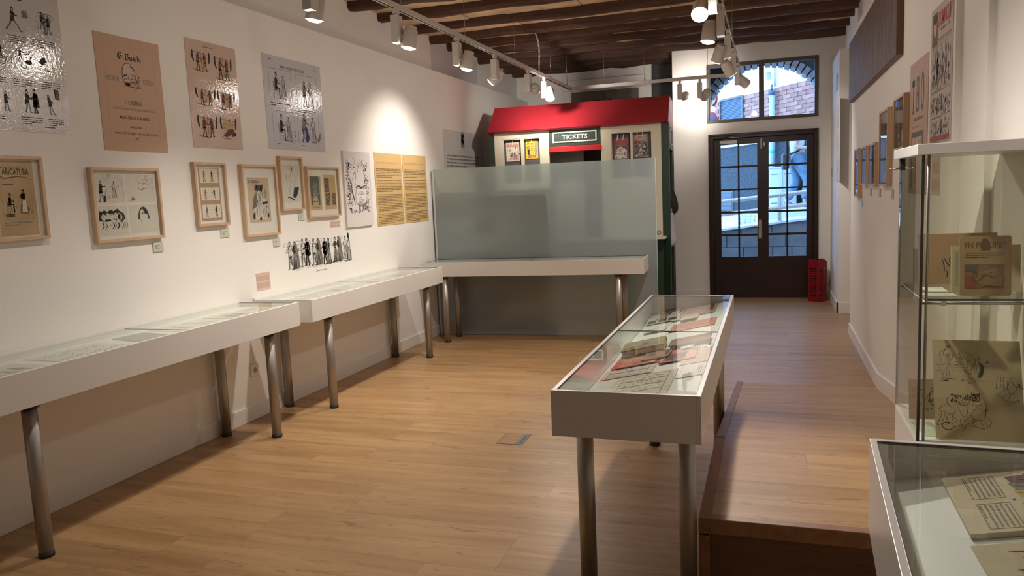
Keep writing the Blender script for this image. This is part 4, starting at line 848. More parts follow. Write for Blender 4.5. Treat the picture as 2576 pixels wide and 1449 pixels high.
def aP3(I):
    I.lines(.081, .695, .175, 1, .014, INK); I.text('AMOR CLAVADO, POR VELASCO', .394, .638, .335, .022, INK, 1, .01); I.text('105', .727, .672, .03, .013)
    for a, b, c, d in ((.070, .385, .36, .625), (.437, .35, .737, .62), (.078, .06, .370, .30), (.418, .062, .728, .32)): I.line([(a, b), (a, d), (c, d), (c, b+(d-b)*.15)], .0028)
    I.seated(.155, .392, .215, 1, INK, INK); I.lady(.255, .398, .19, -1); I.lines(.07, .362, .345, 2, .018, INK, last=.25, th=.35)
    I.man(.545, .362, .215, 1, INKS, None, 0); I.lady(.635, .362, .22, -1); I.lines(.44, .335, .70, 2, .016, INK, last=.4, th=.35)
    for a, b, c, d in ((.08, .39, .35, .60), (.45, .36, .73, .58), (.09, .065, .36, .28), (.43, .065, .72, .30)): I.hatch(a, b, c, b+(d-b)*.16, 16, .0025, INKS, .1); I.hatch(a+(c-a)*.3, b+(d-b)*.1, c-(c-a)*.2, d-(d-b)*.25, 26, .0018, INK, 1.3)
    I.seated(.185, .068, .215, 1, INK, BLUEI); I.lady(.285, .07, .20, -1); I.ring(.335, .10, .04, .05, .002); I.hatch(.31, .07, .36, .14, 9, .003, INK, 1.3); I.lines(.115, .045, .24, 1, .016, INK, th=.35)
    I.man(.50, .07, .24, 1, INKS, None, 0, .05); I.line([(.47, .20), (.50, .10), (.56, .16)], .012, INKB); I.poly([(.52, .19), (.545, .20), (.575, .11), (.555, .07), (.51, .09), (.535, .12)], BLUEI, 2); I.lady(.64, .072, .22, -1); I.poly([(.69, .09), (.75, .17), (.745, .11), (.71, .07)], INKS); I.lines(.455, .045, .535, 1, .014, INK, th=.35)
poster('glossy blue grey poster with four panels headed AMOR CLAVADO', 5.148, 2.03, .81, .724, GP3, aP3, seed=8)
# canvas board
m = MB(); W_, H_ = .489, .696; m.box(0, W_, -.02, 0, 0, H_, mat('canvas_board', (.68, .63, .60), .7)); I = Ink(m, 0, 0, -.02, 77); PUR = mat('plum_ink', (.055, .035, .055), .75)
for q in range(340):
    t = I.r.random()
    if t < .38: x, z = I.r.uniform(.035, .10), I.r.uniform(.16, .60)
    elif t < .72: x, z = I.r.uniform(.345, .42), I.r.uniform(.16, .57)
    elif t < .85: x, z = I.r.uniform(.04, .42), I.r.uniform(.54, .63) + (.0 if I.r.random() < .6 else -.02)
    else: x, z = I.r.uniform(.06, .42), I.r.uniform(.135, .18)
    a = I.r.uniform(0, 6.3); d = I.r.uniform(.015, .035); I.curve([(x, z), (x+d*.5*math.cos(a)+.006, z+d*.5*math.sin(a)), (x+d*math.cos(a), z+d*math.sin(a)+.004)], I.r.uniform(.003, .007), PUR)
    if q % 4 == 0: I.poly([(x, z), (x+.008, z+.004), (x+.016*math.cos(a), z+.016*math.sin(a)), (x+.002, z+.008)], I.r.choice([PUR, INKS]))
I.rect(.195, .215, .375, .35, WINK, 2); I.curve([(.19, .36), (.24, .375), (.30, .362), (.385, .385)], .018, PUR); I.curve([(.205, .205), (.26, .19), (.33, .195), (.39, .225)], .026, INKS); I.box(.195, .215, .375, .352, .003, PUR, 3)
I.text('LA VIDA', .285, .315, .08, .013, PUR, 3); I.text('EL CARLISTA', .285, .290, .13, .018, PUR, 3); I.lines(.245, .27, .33, 1, .012, PUR, 3); I.lines(.235, .25, .34, 3, .013, INKS, 3)
I.curve([(.13, .36), (.125, .42), (.15, .455), (.17, .49), (.19, .5), (.20, .46), (.185, .42), (.195, .38), (.21, .36)], .006, PUR); I.curve([(.115, .41), (.12, .33), (.15, .25), (.16, .2)], .018, PUR); I.curve([(.17, .40), (.175, .32), (.18, .25), (.185, .2)], .004, PUR); I.curve([(.185, .49), (.195, .52), (.2, .48)], .006, PUR)
for q in range(8): I.poly([(.10+.04*q, .145), (.125+.04*q, .16), (.13+.04*q, .20), (.105+.04*q, .19)], I.r.choice([PUR, WINK, INKS]), 2)
tag(m.build('canvas_print', None, (XL, 6.215, 1.357), RL), 'white canvas print of a leafy ornamental border round a tablet', 'canvas')
OCB = mat('ochre_text_board', (.60, .41, .17), .7)
def board(label, head, y0, w):
    def art(I):
        I.text(head, .03, I.h-.105, w*(.55 if len(head) < 24 else .84), .018, mat('orange_ink', (.50, .20, .06), .7), 1, 0, True)
        z = I.h-.155
        for n in (6, 8, 11, 7):
            I.lines(.03, z, w-.03, n, .0160, mat('sepia_text_ink', (.20, .12, .05), .8), last=.62, th=.5); z -= n*.0160+.016
    poster(label, y0, 1.338, w, .722, OCB, art, .004, len(head), cat='text panel', name='text_panel')
board('ochre text panel headed LA PREHISTORIA beside the canvas print', '1863-1912 LA PREHISTORIA', 6.82, .595)
board('ochre text panel with the longer heading, beside the frosted screen', '1863-1912 LA PREHISTORIA DE LA HISTORIETA', 7.435, .588)
LABC = mat('pale_green_label', (.55, .57, .47), .6)
def aLab(I): I.lines(.015, I.h*.72, I.w*.62, 2, .009, INKS, th=.4); I.rect(.015, I.h*.30, .04, I.h*.36, INKS)
for lb, y, z, w, h in (('pale green caption plate under the frame of four grey drawings', 3.868, 1.333, .084, .059), ('pale green caption plate under the frame of three stacked drawings', 4.508, 1.383, .088, .054), ('pale green caption plate under the buff caricature frame', 5.106, 1.271, .085, .057), ('pale green caption plate under the small frame of the pen figure', 5.472, 1.458, .083, .056)):
    poster(lb, y, z, w, h, LABC, aLab, .008, cat='caption', name='caption_plate')['group'] = 'caption plates on the left wall'
PNK = mat('pink_notice_paper', (.62, .46, .38), .8); PNK2 = mat('pink_text_block', (.53, .36, .28), .8)
poster('small pink notice under the wide frame with the green portrait', 5.95, 1.372, .166, .057, PNK, lambda I: (I.rect(0, .008, I.w, .022, PNK2), I.rect(0, .032, I.w, .048, PNK2)), .002, cat='notice', name='notice')
poster('square pink notice left of the procession drawing, above the wall case', 4.862, .95, .169, .134, PNK, lambda I: (I.rect(.005, .018, I.w-.006, .058, PNK2), I.rect(.005, .072, I.w-.012, .112, PNK2), I.lines(.05, .126, .12, 1, .008, INKS)), .002, cat='notice', name='notice')
# procession drawing: print straight on the wall
m = MB(); I = Ink(m, 0, 0, -.0006, 21)
def couple(x, a, b, z0=.03):
    for q, (dx, kind) in enumerate(((-.030, a), (.030, b))):
        I.y = -.0006-.0016*q; X = x+dx
        if kind == 'm':
            I.man(X, z0, .235, -1, INK, INK, 0, 0, .1); I.poly([(X-.035, z0+.19), (X+.03, z0+.20), (X+.048, z0+.09), (X+.01, z0+.075), (X-.03, z0+.10)], INK); I.curve([(X+.01, z0+.19), (X+.02, z0+.14), (X+.03, z0+.1)], .004, INKS, 2)
        elif kind == 'g':
            I.man(X, z0, .235, -1, GREYP, INKS, 0); I.box(X-.03, z0+.06, X+.03, z0+.19, .003, INK, 2); I.hatch(X-.032, z0+.03, X+.032, z0+.19, 44, .0034, INK, 1.4, 2)
        elif kind == 'v':
            I.lady(X, z0, .24, -1, INK, None, INKS); I.poly([(X-.004, z0+.228), (X+.03, z0+.205), (X+.05, z0+.12), (X+.062, z0+.01), (X+.03, z0+.01), (X+.012, z0+.12)], INKS, 2); I.hatch(X+.01, z0+.02, X+.06, z0+.2, 18, .003, INK, 1.8, 3)
        elif kind == 'k':
            I.lady(X, z0, .235, -1, INK, INK); I.ring(X, z0+.165, .018, .03, .003, GREYP, 2); I.hatch(X-.03, z0+.02, X+.03, z0+.11, 10, .003, GREYP, 1.5, 2)
        elif kind == 'l': I.lady(X, z0, .235, -1); I.hatch(X-.04, z0+.01, X+.04, z0+.13, 26, .0022, INK, 1.5)
        elif kind == 'c': I.lady(X, z0, .22, -1, None, None, None, 1); I.hatch(X-.035, z0+.01, X+.04, z0+.18, 26, .002, INKS, 1.5)
for x, a, b, z in ((.105, 'g', 'v', .035), (.285, 'g', 'm', .045), (.45, 'g', 'v', .035), (.615, 'm', 'k', .03), (.785, 'k', 'v', .035), (.955, 'l', 'c', .03)): couple(x, a, b, z)
I.y = -.0006
for q in range(6):
    x = .02+.165*q; I.ring(x, .235+.01*(q % 2), .028, .017, .002, INK, n=14); I.ring(x+.025, .19, .03, .012, .002, INK)
I.hatch(.03, .02, 1.0, .05, 130, .006, INK, .1); I.hatch(.05, .03, .95, .11, 110, .003, INK, 1.3); I.text('El último de pomo cubic.', .513, -.018, .17, .012, INK, 1)
tag(m.build('wall_print', None, (XL, 5.25, 1.03), RL), 'black procession of couples printed straight on the white wall', 'wall print')
# socket, grey posters further back
so = thing('wall_socket', 'white power socket low on the left wall between two case legs', 'socket', (XL, 4.70, .325), RL)
m = MB(); m.box(0, .09, -.011, 0, 0, .09, LAC); m.build('face_plate', so, bevel=.003)
m = MB(); m.lathe([(.024, 0), (.024, .004), (.020, .004), (.019, -.004)], LAC, 20, Matrix.Translation((.045, -.011, .045)) @ Matrix.Rotation(PI/2, 4, 'X'), False); m.lathe([(.019, .001), (.0185, .0012)], mat('socket_grey', (.3, .29, .27), .5), 20, Matrix.Translation((.045, -.011, .045)) @ Matrix.Rotation(PI/2, 4, 'X')); m.cyl((.037, -.013, .045), (.037, -.0125, .045), .003, BLACKP); m.cyl((.053, -.013, .045), (.053, -.0125, .045), .003, BLACKP); m.build('plug_well', so)
LG = mat('light_grey_poster', (.60, .59, .585), .75)
def aB(I):
    x, z = .62, .40; 
    for k in range(26): I.curve([(x+I.r.uniform(-.06, .06), z+I.r.uniform(-.1, .12)), (x+I.r.uniform(-.06, .06), z+I.r.uniform(-.1, .12)), (x+I.r.uniform(-.05, .05), z+I.r.uniform(-.1, .1))], .009, INK)
    I.lines(.08, .20, 1.15, 4, .042, INKS, th=.4)
poster('light grey wall panel with a small ink figure and text behind the frosted screen', 8.56, 1.9, 1.35, .50, LG, aB, .003, cat='text panel', name='text_panel')
m = MB(); m.box(0, 1.55, -.004, 0, 0, .42, LG); I = Ink(m, 0, 0, -.004, 4); I.lines(.9, .13, 1.4, 1, .03, WINK); I.line([(1.0, .12), (1.0, .2)], .004, INKS)
tag(m.build('poster', None, (-3.87, 8.75, 3.05), RL), 'grey poster standing on the wall ledge under the beam ends', 'poster')
# ================================================================ FROSTED SCREEN AND WHAT STANDS BEHIND IT
t = thing('frosted_screen', 'large frosted glass screen standing behind a white display case', 'glass screen', (-3.66, 8.135, 0), (0, 0, TA))
FRO = frosted('frosted_glass')
m = MB(); m.box(0, 2.515, 0, .010, .004, 1.911, FRO); m.build('glass_sheet', t)
m = MB(); m.box(-.002, .018, -.012, .022, 0, 1.911, mat('pale_grey_profile', (.50, .50, .47), .4)); m.build('wall_profile', t)
m = MB(); m.box(2.511, 2.517, -.001, .011, .004, 1.911, mat('pale_glass_edge', (.52, .62, .60), .3)); m.build('glass_edge', t)
sc_ = thing('storage_cabinet', 'drab storage cabinet seen blurred through the frosted screen', 'cabinet', (-3.62, 8.185, 0), (0, 0, TA))
DRB = mat('drab_green_panel', (.10, .11, .075), .7)
m = MB(); m.ring_frame(0, 1.27, 0, 1.64, .03, 0, .42, DRB); m.box(.03, 1.24, .38, .41, .03, 1.61, DRB); m.box(.03, 1.24, .03, .38, .72, .76, DRB); m.box(.60, .63, .02, .38, .03, 1.61, DRB); m.build('carcass', sc_)
m = MB(); m.box(.03, .60, .0, .018, .78, 1.60, DRB); m.build('door', sc_); m = MB(); m.box(.63, 1.24, .0, .018, .78, 1.60, DRB); m.build('door', sc_)
m = MB(); m.box(.06, .26, -.012, 0, .92, 1.15, mat('teal_box', (.06, .10, .10), .6)); m.build('notice_holder', sc_)
m = MB(); m.box(.10, .40, .06, .3, .42, .72, BRNP); m.box(.66, 1.1, .06, .3, .45, .70, TRIMW); m.build('drawer', sc_)

# ================================================================ TICKET KIOSK
KA = math.radians(3.8); KW = 2.176; KD = .95
GREEN = mat('kiosk_green_paint', (.018, .045, .024), .4, bump=.03, bscale=60); RED = mat('kiosk_red_paint', (.33, .018, .028), .42, bump=.02, bscale=40); RED2 = mat('bright_red_band', (.60, .008, .014), .4)
CRM = mat('kiosk_cream_board', (.68, .61, .47), .55); DGR = mat('dark_grey_back', (.10, .085, .085), .6); INT = mat('kiosk_interior', (.16, .12, .11), .7)
k = thing('ticket_kiosk', 'green and red ticket kiosk with a cream front and a TICKETS sign', 'kiosk', (-3.32, 9.3, 0), (0, 0, KA))
m = MB()
RZ0, RZ1 = 2.375, 2.705
def roofprof(x0, x1):
    pr = [(-.105, RZ0), (.30, RZ1), (KD, RZ1), (KD, RZ0-.03), (.03, RZ0-.03), (-.09, RZ0-.012)]
    n = len(pr); vs = [(x0, a, b) for a, b in pr]+[(x1, a, b) for a, b in pr]
    m.mesh(vs, [tuple(reversed(range(n))), tuple(range(n, 2*n))]+[(i, (i+1) % n, n+(i+1) % n, n+i) for i in range(n)], RED)
roofprof(-.045, KW+.004); m.build('roof', k, bevel=.004)
m = MB(); m.box(-.045, .018, 0, .05, 0, RZ0-.02, GREEN); m.build('corner_post', k)
m = MB(); m.box(2.088, KW, 0, .05, 0, RZ0-.02, GREEN); m.build('corner_post', k)
def board_(x0, x1, wx0, wx1, mx0, mx1, nm):
    m = MB(); zt, wt, wb, zb = 2.365, 2.277, 1.72, 1.01
    m.box(x0, wx0, -.012, .02, zb, zt, CRM); m.box(wx1, x1, -.012, .02, zb, zt, CRM); m.box(wx0, wx1, -.012, .02, wt, zt, CRM); m.box(wx0, wx1, -.012, .02, zb, wb, CRM)
    m.box(mx0, mx1, -.012, .02, wb, wt, CRM); m.ring_frame(wx0, wx1, wb, wt, .010, -.006, .03, CRM)
    o = m.build('front_board', k, bevel=.002); o['label'] = nm
    m = MB(); m.box(wx0-.02, wx1+.02, .055, .065, wb-.02, wt+.02, DGR); m.build('showcase_back', k)
board_(.018, .72, .122, .607, .357, .399, 'cream board with two openings, left of the sign'); board_(1.365, 2.088, 1.488, 1.978, 1.721, 1.749, 'cream board with two openings, right of the sign')
m = MB(); m.box(.72, 1.365, -.004, .03, 2.155, 2.372, GREEN); m.build('sign_board', k)
sg = MB(); sg.ring_frame(.766, 1.317, 2.196, 2.326, .017, -.016, -.004, WINK); sgo = sg.build('sign_frame', k, bevel=.002)
m = MB(); I = Ink(m, 0, 0, -.0045); I.text('TICKETS', 1.043, 2.238, .315, .052, WINK, 1, .02); m.build('lettering', k)['label'] = 'white capitals TICKETS'
m = MB(); m.box(.72, 1.365, -.035, .012, 2.085, 2.15, RED2); m.build('red_valance', k, bevel=.003)
m = MB(); m.box(-.04, KW, -.0, .03, 0, .985, GREEN); m.box(.05, .65, -.012, 0, .1, .85, GREEN); m.box(.78, 1.32, -.012, 0, .1, .85, GREEN); m.box(1.42, 2.04, -.012, 0, .1, .85, GREEN); m.build('front_base', k, bevel=.002)
m = MB(); m.prism([(-.05, .985), (2.12, .985), (2.135, .992), (2.135, 1.008), (2.12, 1.015), (-.05, 1.015)], -.20, .03, mat('pale_counter', (.62, .57, .52), .4)); m.build('counter', k)
m = MB(); m.box(-.045, -.02, .05, KD, 0, RZ0, GREEN); m.build('side_wall', k)
m = MB(); m.box(-.02, KW-.02, KD-.02, KD, 0, RZ0, INT); m.build('back_wall', k)
m = MB(); m.box(-.02, KW-.03, .03, KD-.03, .0, .01, INT); m.box(-.02, 1.08, .4, .42, .9, 2.3, mat('inner_grey_board', (.42, .36, .34), .7)); m.build('inner_board', k)
m = MB(); m.box(KW-.025, KW, .05, .16, 0, RZ0-.02, GREEN); m.box(KW-.025, KW, .78, KD, 0, RZ0-.02, GREEN); m.box(KW-.025, KW+.004, .03, KD, 2.06, RZ0-.01, mat('side_green_grey', (.09, .11, .095), .45)); m.build('side_frame', k)
m = MB(); M_ = Matrix.Translation((KW+.004, .1, 0)) @ Matrix.Rotation(PI/2, 4, 'Z')
for a in ((.06, .62, 2.10, 2.125), (.06, .62, 2.29, 2.315)): m.box(a[0], a[1], -.01, 0, a[2], a[3], WINK, M_)
for a in ((.06, .09), (.59, .62)): m.box(a[0], a[1], -.01, 0, 2.10, 2.315, WINK, M_)
m.box(.09, .59, -.003, 0, 2.125, 2.29, DGR, M_); m.build('side_sign_frame', k)
# comics hanging in the kiosk openings
def kcomic(label, x, z, w, h, base, fn, a=0, clips=1, seed=1):
    lx, ly = x, .050
    wx = -3.32+lx*math.cos(KA)-ly*math.sin(KA); wy = 9.3+lx*math.sin(KA)+ly*math.cos(KA)
    t = thing('comic', label, 'comic', (wx, wy, z), (0, a, KA), 'comics hanging in the kiosk front')
    m = MB(); m.box(0, w, -.006, 0, 0, h, base); I = Ink(m, 0, 0, -.006, seed); I.w = w; I.h = h; fn(I); m.build('cover', t)
    for q in range(clips):
        xx = w*(.5 if clips == 1 else .3+.35*q); m = MB(); m.prism([(xx-.009, h-.035), (xx+.002, h-.038), (xx+.012, h+.035), (xx+.002, h+.04)], -.016, -.007, mat('pale_clothes_peg', (.62, .57, .5), .6)); m.build('peg', t)
def c1(I):
    w, h = I.w, I.h; I.rect(0, h*.74, w, h*.97, PINKP); I.text('EL DIBUJO', w*.5, h*.79, w*.8, h*.11, REDI, 2, .015); I.hatch(w*.05, h*.05, w*.95, h*.68, 44, .0045, INKS, .9); I.hatch(w*.2, h*.1, w*.9, h*.45, 14, .006, REDI, .6, 2); I.man(w*.4, h*.08, h*.42, 1, INKS, INKB, 0, .1, .2); I.man(w*.68, h*.1, h*.4, -1, REDI, INKS, 0, -.1, .2); I.poly([(w*.6, h*.05), (w*.95, h*.05), (w*.95, h*.35), (w*.75, h*.3)], PINKP)
def c2(I):
    w, h = I.w, I.h; I.text('5', w*.2, h*.77, w*.17, h*.17, REDI, 2, .02); I.line([(w*.08, h*.63), (w*.36, h*.68)], .008, REDI, 2); I.line([(w*.1, h*.55), (w*.36, h*.59)], .008, REDI, 2)
    I.poly([(w*.12, h*.50), (w*.32, h*.53), (w*.28, h*.30), (w*.34, h*.22), (w*.16, h*.24)], INK, 2); I.lines(w*.42, h*.90, w*.72, 9, h*.065, INKS, 2, th=.3)
    for q in range(8): I.ell(w*.84, h*(.92-.095*q), .014, .013, INKS, 2); I.ell(w*.84, h*(.92-.095*q), .007, .006, GREYP, 3)
    I.rect(w*.15, h*.06, w*.8, h*.19, REDI, 2); I.text('TIOVIVO', w*.47, h*.085, w*.55, h*.08, WINK, 3, .01)
def c3(I):
    w, h = I.w, I.h; I.rect(w*.04, h*.05, w*.96, h*.95, mat('mauve_cover', (.26, .12, .14), .7)); I.text('AVENTURAS', w*.5, h*.72, w*.8, h*.14, REDI, 2, .015); I.poly([(w*.1, h*.05), (w*.2, h*.5), (w*.5, h*.58), (w*.85, h*.45), (w*.9, h*.05)], GREYP, 2); I.hatch(w*.08, h*.05, w*.92, h*.6, 34, .006, INK, .9, 3); I.man(w*.35, h*.06, h*.52, 1, GREENI, MAROON, 0, .1, .2, .4); I.man(w*.66, h*.06, h*.48, -1, OCHRE, INKS, 0, -.1, .2)
def c4(I):
    w, h = I.w, I.h; I.rect(w*.04, h*.76, w*.86, h*.97, PINKP); I.text('EL CAPITAN', w*.45, h*.80, w*.76, h*.13, REDI, 2, .012); I.rect(w*.08, h*.64, w*.42, h*.70, REDI, 2); I.hatch(w*.06, h*.05, w*.94, h*.62, 40, .006, INK, .8, 2); I.hatch(w*.3, h*.1, w*.9, h*.55, 18, .008, CREAM, .9, 3); I.man(w*.30, h*.10, h*.44, 1, MAROON, INKS, 0, .1, .2); I.man(w*.52, h*.06, h*.5, -1, CREAM, OCHRE, 0, -.1, .25, .5); I.man(w*.80, h*.12, h*.55, -1, GREENI, INK, 0, 0, .15); I.ell(w*.2, h*.1, .014, .014, WINK, 3); I.hatch(w*.5, h*.05, w*.95, h*.3, 8, .008, GREENI, .3, 4)
kcomic('pale comic cover with a red title hanging first on the left of the kiosk', .152, 2.004, .175, .233, CREAM, c1, seed=3)
kcomic('yellow comic cover with a red number 5 in the kiosk front', .410, 2.024, .156, .23, mat('yellow_cover', (.66, .50, .05), .6), c2, seed=4)
kcomic('dark mauve comic cover hanging by two pegs right of the TICKETS sign', 1.50, 1.955, .20, .265, mat('dark_cover', (.13, .07, .07), .7), c3, 0, 2, 5)
kcomic('comic cover of small figures hanging furthest right in the kiosk', 1.755, 1.965, .18, .275, mat('grey_cover', (.28, .24, .21), .7), c4, -.04, 2, 6)
lx, ly = 2.07, -.1; px_, py_ = -3.32+lx*math.cos(KA)-ly*math.sin(KA), 9.3+lx*math.sin(KA)+ly*math.cos(KA)
t = thing('ornament_box', 'small patterned box standing at the end of the kiosk counter', 'box', (px_-.03, py_, 1.016), (0, 0, KA))
m = MB(); m.box(-.06, .045, -.04, .04, 0, .085, GREYP); m.build('box_body', t, bevel=.004); m = MB(); I = Ink(m, -.06, 0, -.0405, 9); I.ring(.07, .045, .022, .028, .006, INK); I.ring(.07, .045, .01, .012, .005, INKS); I.curve([(.02, .01), (.05, .03), (.095, .02)], .006, INKS); m.build('printed_pattern', t)

# ---- cupboard high on the rear wall, behind the kiosk roof
t = thing('wall_cupboard', 'old wooden double cupboard doors high on the rear wall above the kiosk', 'cupboard', (-2.97, 12.10, 2.05))
OLDW = wood('old_grey_wood', (.17, .135, .10), (.10, .075, .055), .6, axis=2, grain=12, rand=.1, knots=False)
m = MB(); m.box(-.12, 1.16, -.07, 0, 1.10, 1.26, WHITE); m.box(-.12, 0, -.05, 0, 0, 1.10, WHITE); m.build('surround', t, bevel=.003)
for q in (0, 1):
    m = MB(); x0 = .01+.53*q; m.box(x0, x0+.515, -.035, -.001, 0, 1.08, OLDW); m.ring_frame(x0+.05, x0+.465, .08, .93, .05, -.045, -.035, OLDW); dd = m.build('door', t)
    m = MB(); m.cyl((x0+(.42 if q == 0 else .09), -.045, .93), (x0+(.42 if q == 0 else .09), -.07, .93), .018, BLACKP); m.box(x0+(.41 if q == 0 else .08), x0+(.43 if q == 0 else .10), -.06, -.04, .80, .93, BLACKP); m.build('handle', dd)

# ================================================================ TRACK LIGHTING
TZ = 2.95; TRK = mat('track_white', (.62, .58, .53), .4); LAMPW = mat('lamp_white', (.66, .62, .57), .38)
GLOW = emit('lamp_glow', (1, .93, .82), 26)
def track(name, label, a, b, wires=(), rad=.018):
    d = Vector(b)-Vector(a); L = d.length; t = thing('light_track', label, 'light track', a, (0, 0, math.atan2(d.y, d.x)), 'light tracks under the beams')
    m = MB(); m.box(0, L, -rad, rad, 0, .032, TRK); m.box(0, L, -rad, -rad+.006, -.008, 0, TRK); m.box(0, L, rad-.006, rad, -.008, 0, TRK); m.box(0, L, -rad+.006, rad-.006, -.001, 0, BLACKP); m.build('rail', t)
    for q in wires:
        m = MB(); m.cyl((q, 0, .03), (q, 0, .49), .0022, STEEL, 6); m.cyl((q, 0, .03), (q, 0, .055), .007, STEEL, 8); m.build('suspension_wire', t)
    return t
track('light_track', 'long white light track nearest the left wall', (-2.535, .6, TZ), (-2.535, 10.32, TZ), (1.5, 3.5, 4.65, 5.9, 7.3, 8.7, 9.5))
track('light_track', 'white light track running over the middle of the room, right of the long one', (-.352, .6, TZ), (-.352, 10.30, TZ), (1.6, 3.6, 5.6, 7.5, 9.2))
track('light_track', 'white light track crossing the room above the kiosk roof', (-2.50, 10.30, TZ), (-.37, 10.30, TZ), (.42, .95, 1.75))
m = MB(); m.tube([(-2.535, 8.80, TZ+.02), (-2.535, 8.80, 3.06), (-2.528, 8.795, 3.14), (-2.524, 8.79, 3.2), (-2.524, 8.785, 3.26), (-2.53, 8.78, 3.32), (-2.545, 8.78, 3.38), (-2.57, 8.79, 3.445)], .009, LAMPW, 8)
tag(m.build('cable', None), 'white cable dropping from a beam to the long light track', 'cable')
def lamp(label, x, y, off, aim, power, size=2.3, blend=1.0, on=True, tint=WARM, tilt_len=.15):
    t = thing('track_spotlight', label, 'spotlight', (x, y, TZ-.008), (0, 0, 0), 'white spotlights on the light tracks')
    m = MB(); m.box(-.014, .014, -.03, .03, -.032, .004, LAMPW); m.cyl((0, 0, -.05), (0, 0, -.03), .012, LAMPW, 12); m.build('track_adapter', t)
    m = MB(); m.box(-.028, .028, -.042, .042, -.235, -.045, LAMPW); m.box(-.029, -.0285, -.03, .03, -.10, -.07, INKS); m.build('driver_box', t, bevel=.004)
    ox, oy = off; piv = Vector((ox, oy, -.19)); ax = (Vector(aim)-Vector((x, y, TZ-.19))).normalized()
    m = MB(); m.cyl((ox*.25, oy*.25, -.19), (ox*.8, oy*.8, -.19), .011, LAMPW, 10); m.build('swivel', t)
    q = ax.to_track_quat('Z', 'Y').to_matrix().to_4x4(); q.translation = piv-ax*.075
    m = MB(); m.lathe([(.001, 0), (.040, 0), (.044, .005), (.044, .028), (.053, .032), (.054, .14), (.0555, .145), (.0555, .152), (.048, .152), (.046, .138), (.001, .138)], LAMPW, 24, q, False)
    if not on:
        for r_ in range(6): pass
    h = m.build('lamp_head', t)
    m = MB(); m.lathe([(.001, .1395), (.0455, .1395), (.0455, .150), (.041, .159), (.024, .165), (.001, .167)], GLOW if on else mat('lamp_glass_off', (.3, .29, .27), .3), 24, q, False); m.build('lens', h)
    m = MB()
    for r_ in range(6): a = r_*PI/3; m.lathe([(.005, -.0015), (.005, .001)], BLACKP, 8, q @ Matrix.Translation((.024*math.cos(a), .024*math.sin(a), 0)))
    m.build('vent_hole', h, kind='stuff')
    if power:
        li = bpy.data.lights.new('spot', 'SPOT'); li.energy = power*LAMP; li.color = tint; li.spot_size = size; li.spot_blend = blend; li.shadow_soft_size = .04
        o = bpy.data.objects.new('spot', li); C.objects.link(o); o.parent = t; o.location = piv+ax*.100; o.rotation_euler = (-ax).to_track_quat('Z', 'Y').to_euler()
        if on:
            lp = bpy.data.lights.new('spill', 'POINT'); lp.energy = power*LAMP*SPILL; lp.color = tint; lp.shadow_soft_size = .03
            o = bpy.data.objects.new('spill', lp); C.objects.link(o); o.parent = t; o.location = piv+ax*.118
    return t
SPILL = .042
XA = -2.535
lamp('track spotlight cut by the top edge of the photo, on the long left track', XA, 4.05, (-.02, .085), (-3.1, 4.1, 0), 100, 1.85)
lamp('spotlight on the long left track, second from the viewer, lens glowing', XA, 5.16, (.075, .05), (-3.05, 5.0, 0), 104, 1.85)
lamp('spotlight on the long left track, third from the viewer, over the canvas print', XA, 6.29, (.075, .05), (-3.1, 6.1, 0), 104, 1.85)
lamp('spotlight on the long left track with its head hidden behind the driver box', XA, 7.25, (-.02, .09), (-3.687, 7.20, 1.75), 80, 1.6, .75)
lamp('spotlight on the long left track showing the round back of its head', XA, 8.34, (.05, .075), (-2.9, 11.0, 2.35), 110, 1.8)
lamp('brightly lit spotlight at the far end of the long left track', XA, 9.0, (.07, -.03), (-2.0, 7.3, 0), 70, 1.9)
XB = -.352
lamp('lit spotlight on the middle track cut by the top edge of the photo', XB, 5.35, (-.08, .03), (-.42, 3.05, .8), 210, 1.35, .9)
lamp('large lit spotlight on the middle track, second from the viewer', XB, 6.2, (-.085, .0), (-.75, 5.9, 0), 85, 1.9)
lamp('lit spotlight on the middle track, third from the viewer', XB, 7.25, (-.07, -.02), (-1.2, 8.3, .6), 80)
lamp('lit spotlight on the middle track, fourth from the viewer, by the window', XB, 8.25, (-.05, -.05), (.62, 9.5, .9), 70, 1.9)
lamp('spotlight at the far end of the middle track, head turned away to the right', XB, 9.25, (.05, .05), (.9, 10.3, 1.8), 30, 1.3)
lamp('spotlight on the crossing track nearest the kiosk roof, aimed at the far wall', -1.10, 10.30, (.05, .06), (-1.0, 11.22, 2.9), 40, 1.6, .8)
lamp('spotlight on the crossing track beside the window, showing its slanted head', -.85, 10.30, (.07, .04), (-1.45, 11.4, 2.2), 24, 1.5)
# unseen lamps added on the same tracks to brighten the near end
lamp('unseen fill spotlight added on the long left track beside the viewer', XA, 2.5, (-.05, .07), (-2.9, 2.4, 0), 34)
lamp('unseen fill spotlight added on the long left track behind the viewer', XA, .9, (-.05, .07), (-2.2, .2, 0), 16)
lamp('unseen fill spotlight added on the middle track to brighten the glass cabinet', XB, 2.6, (-.07, .03), (.75, 3.4, 1.0), 80, 1.35)
lamp('unseen fill spotlight added on the middle track to brighten the case at bottom right', XB, 3.75, (-.07, -.03), (.45, 1.75, .9), 60, 1.15)
lamp('unseen fill spotlight added on the middle track behind the viewer', XB, .9, (-.07, .03), (-.5, -.6, 0), 12)

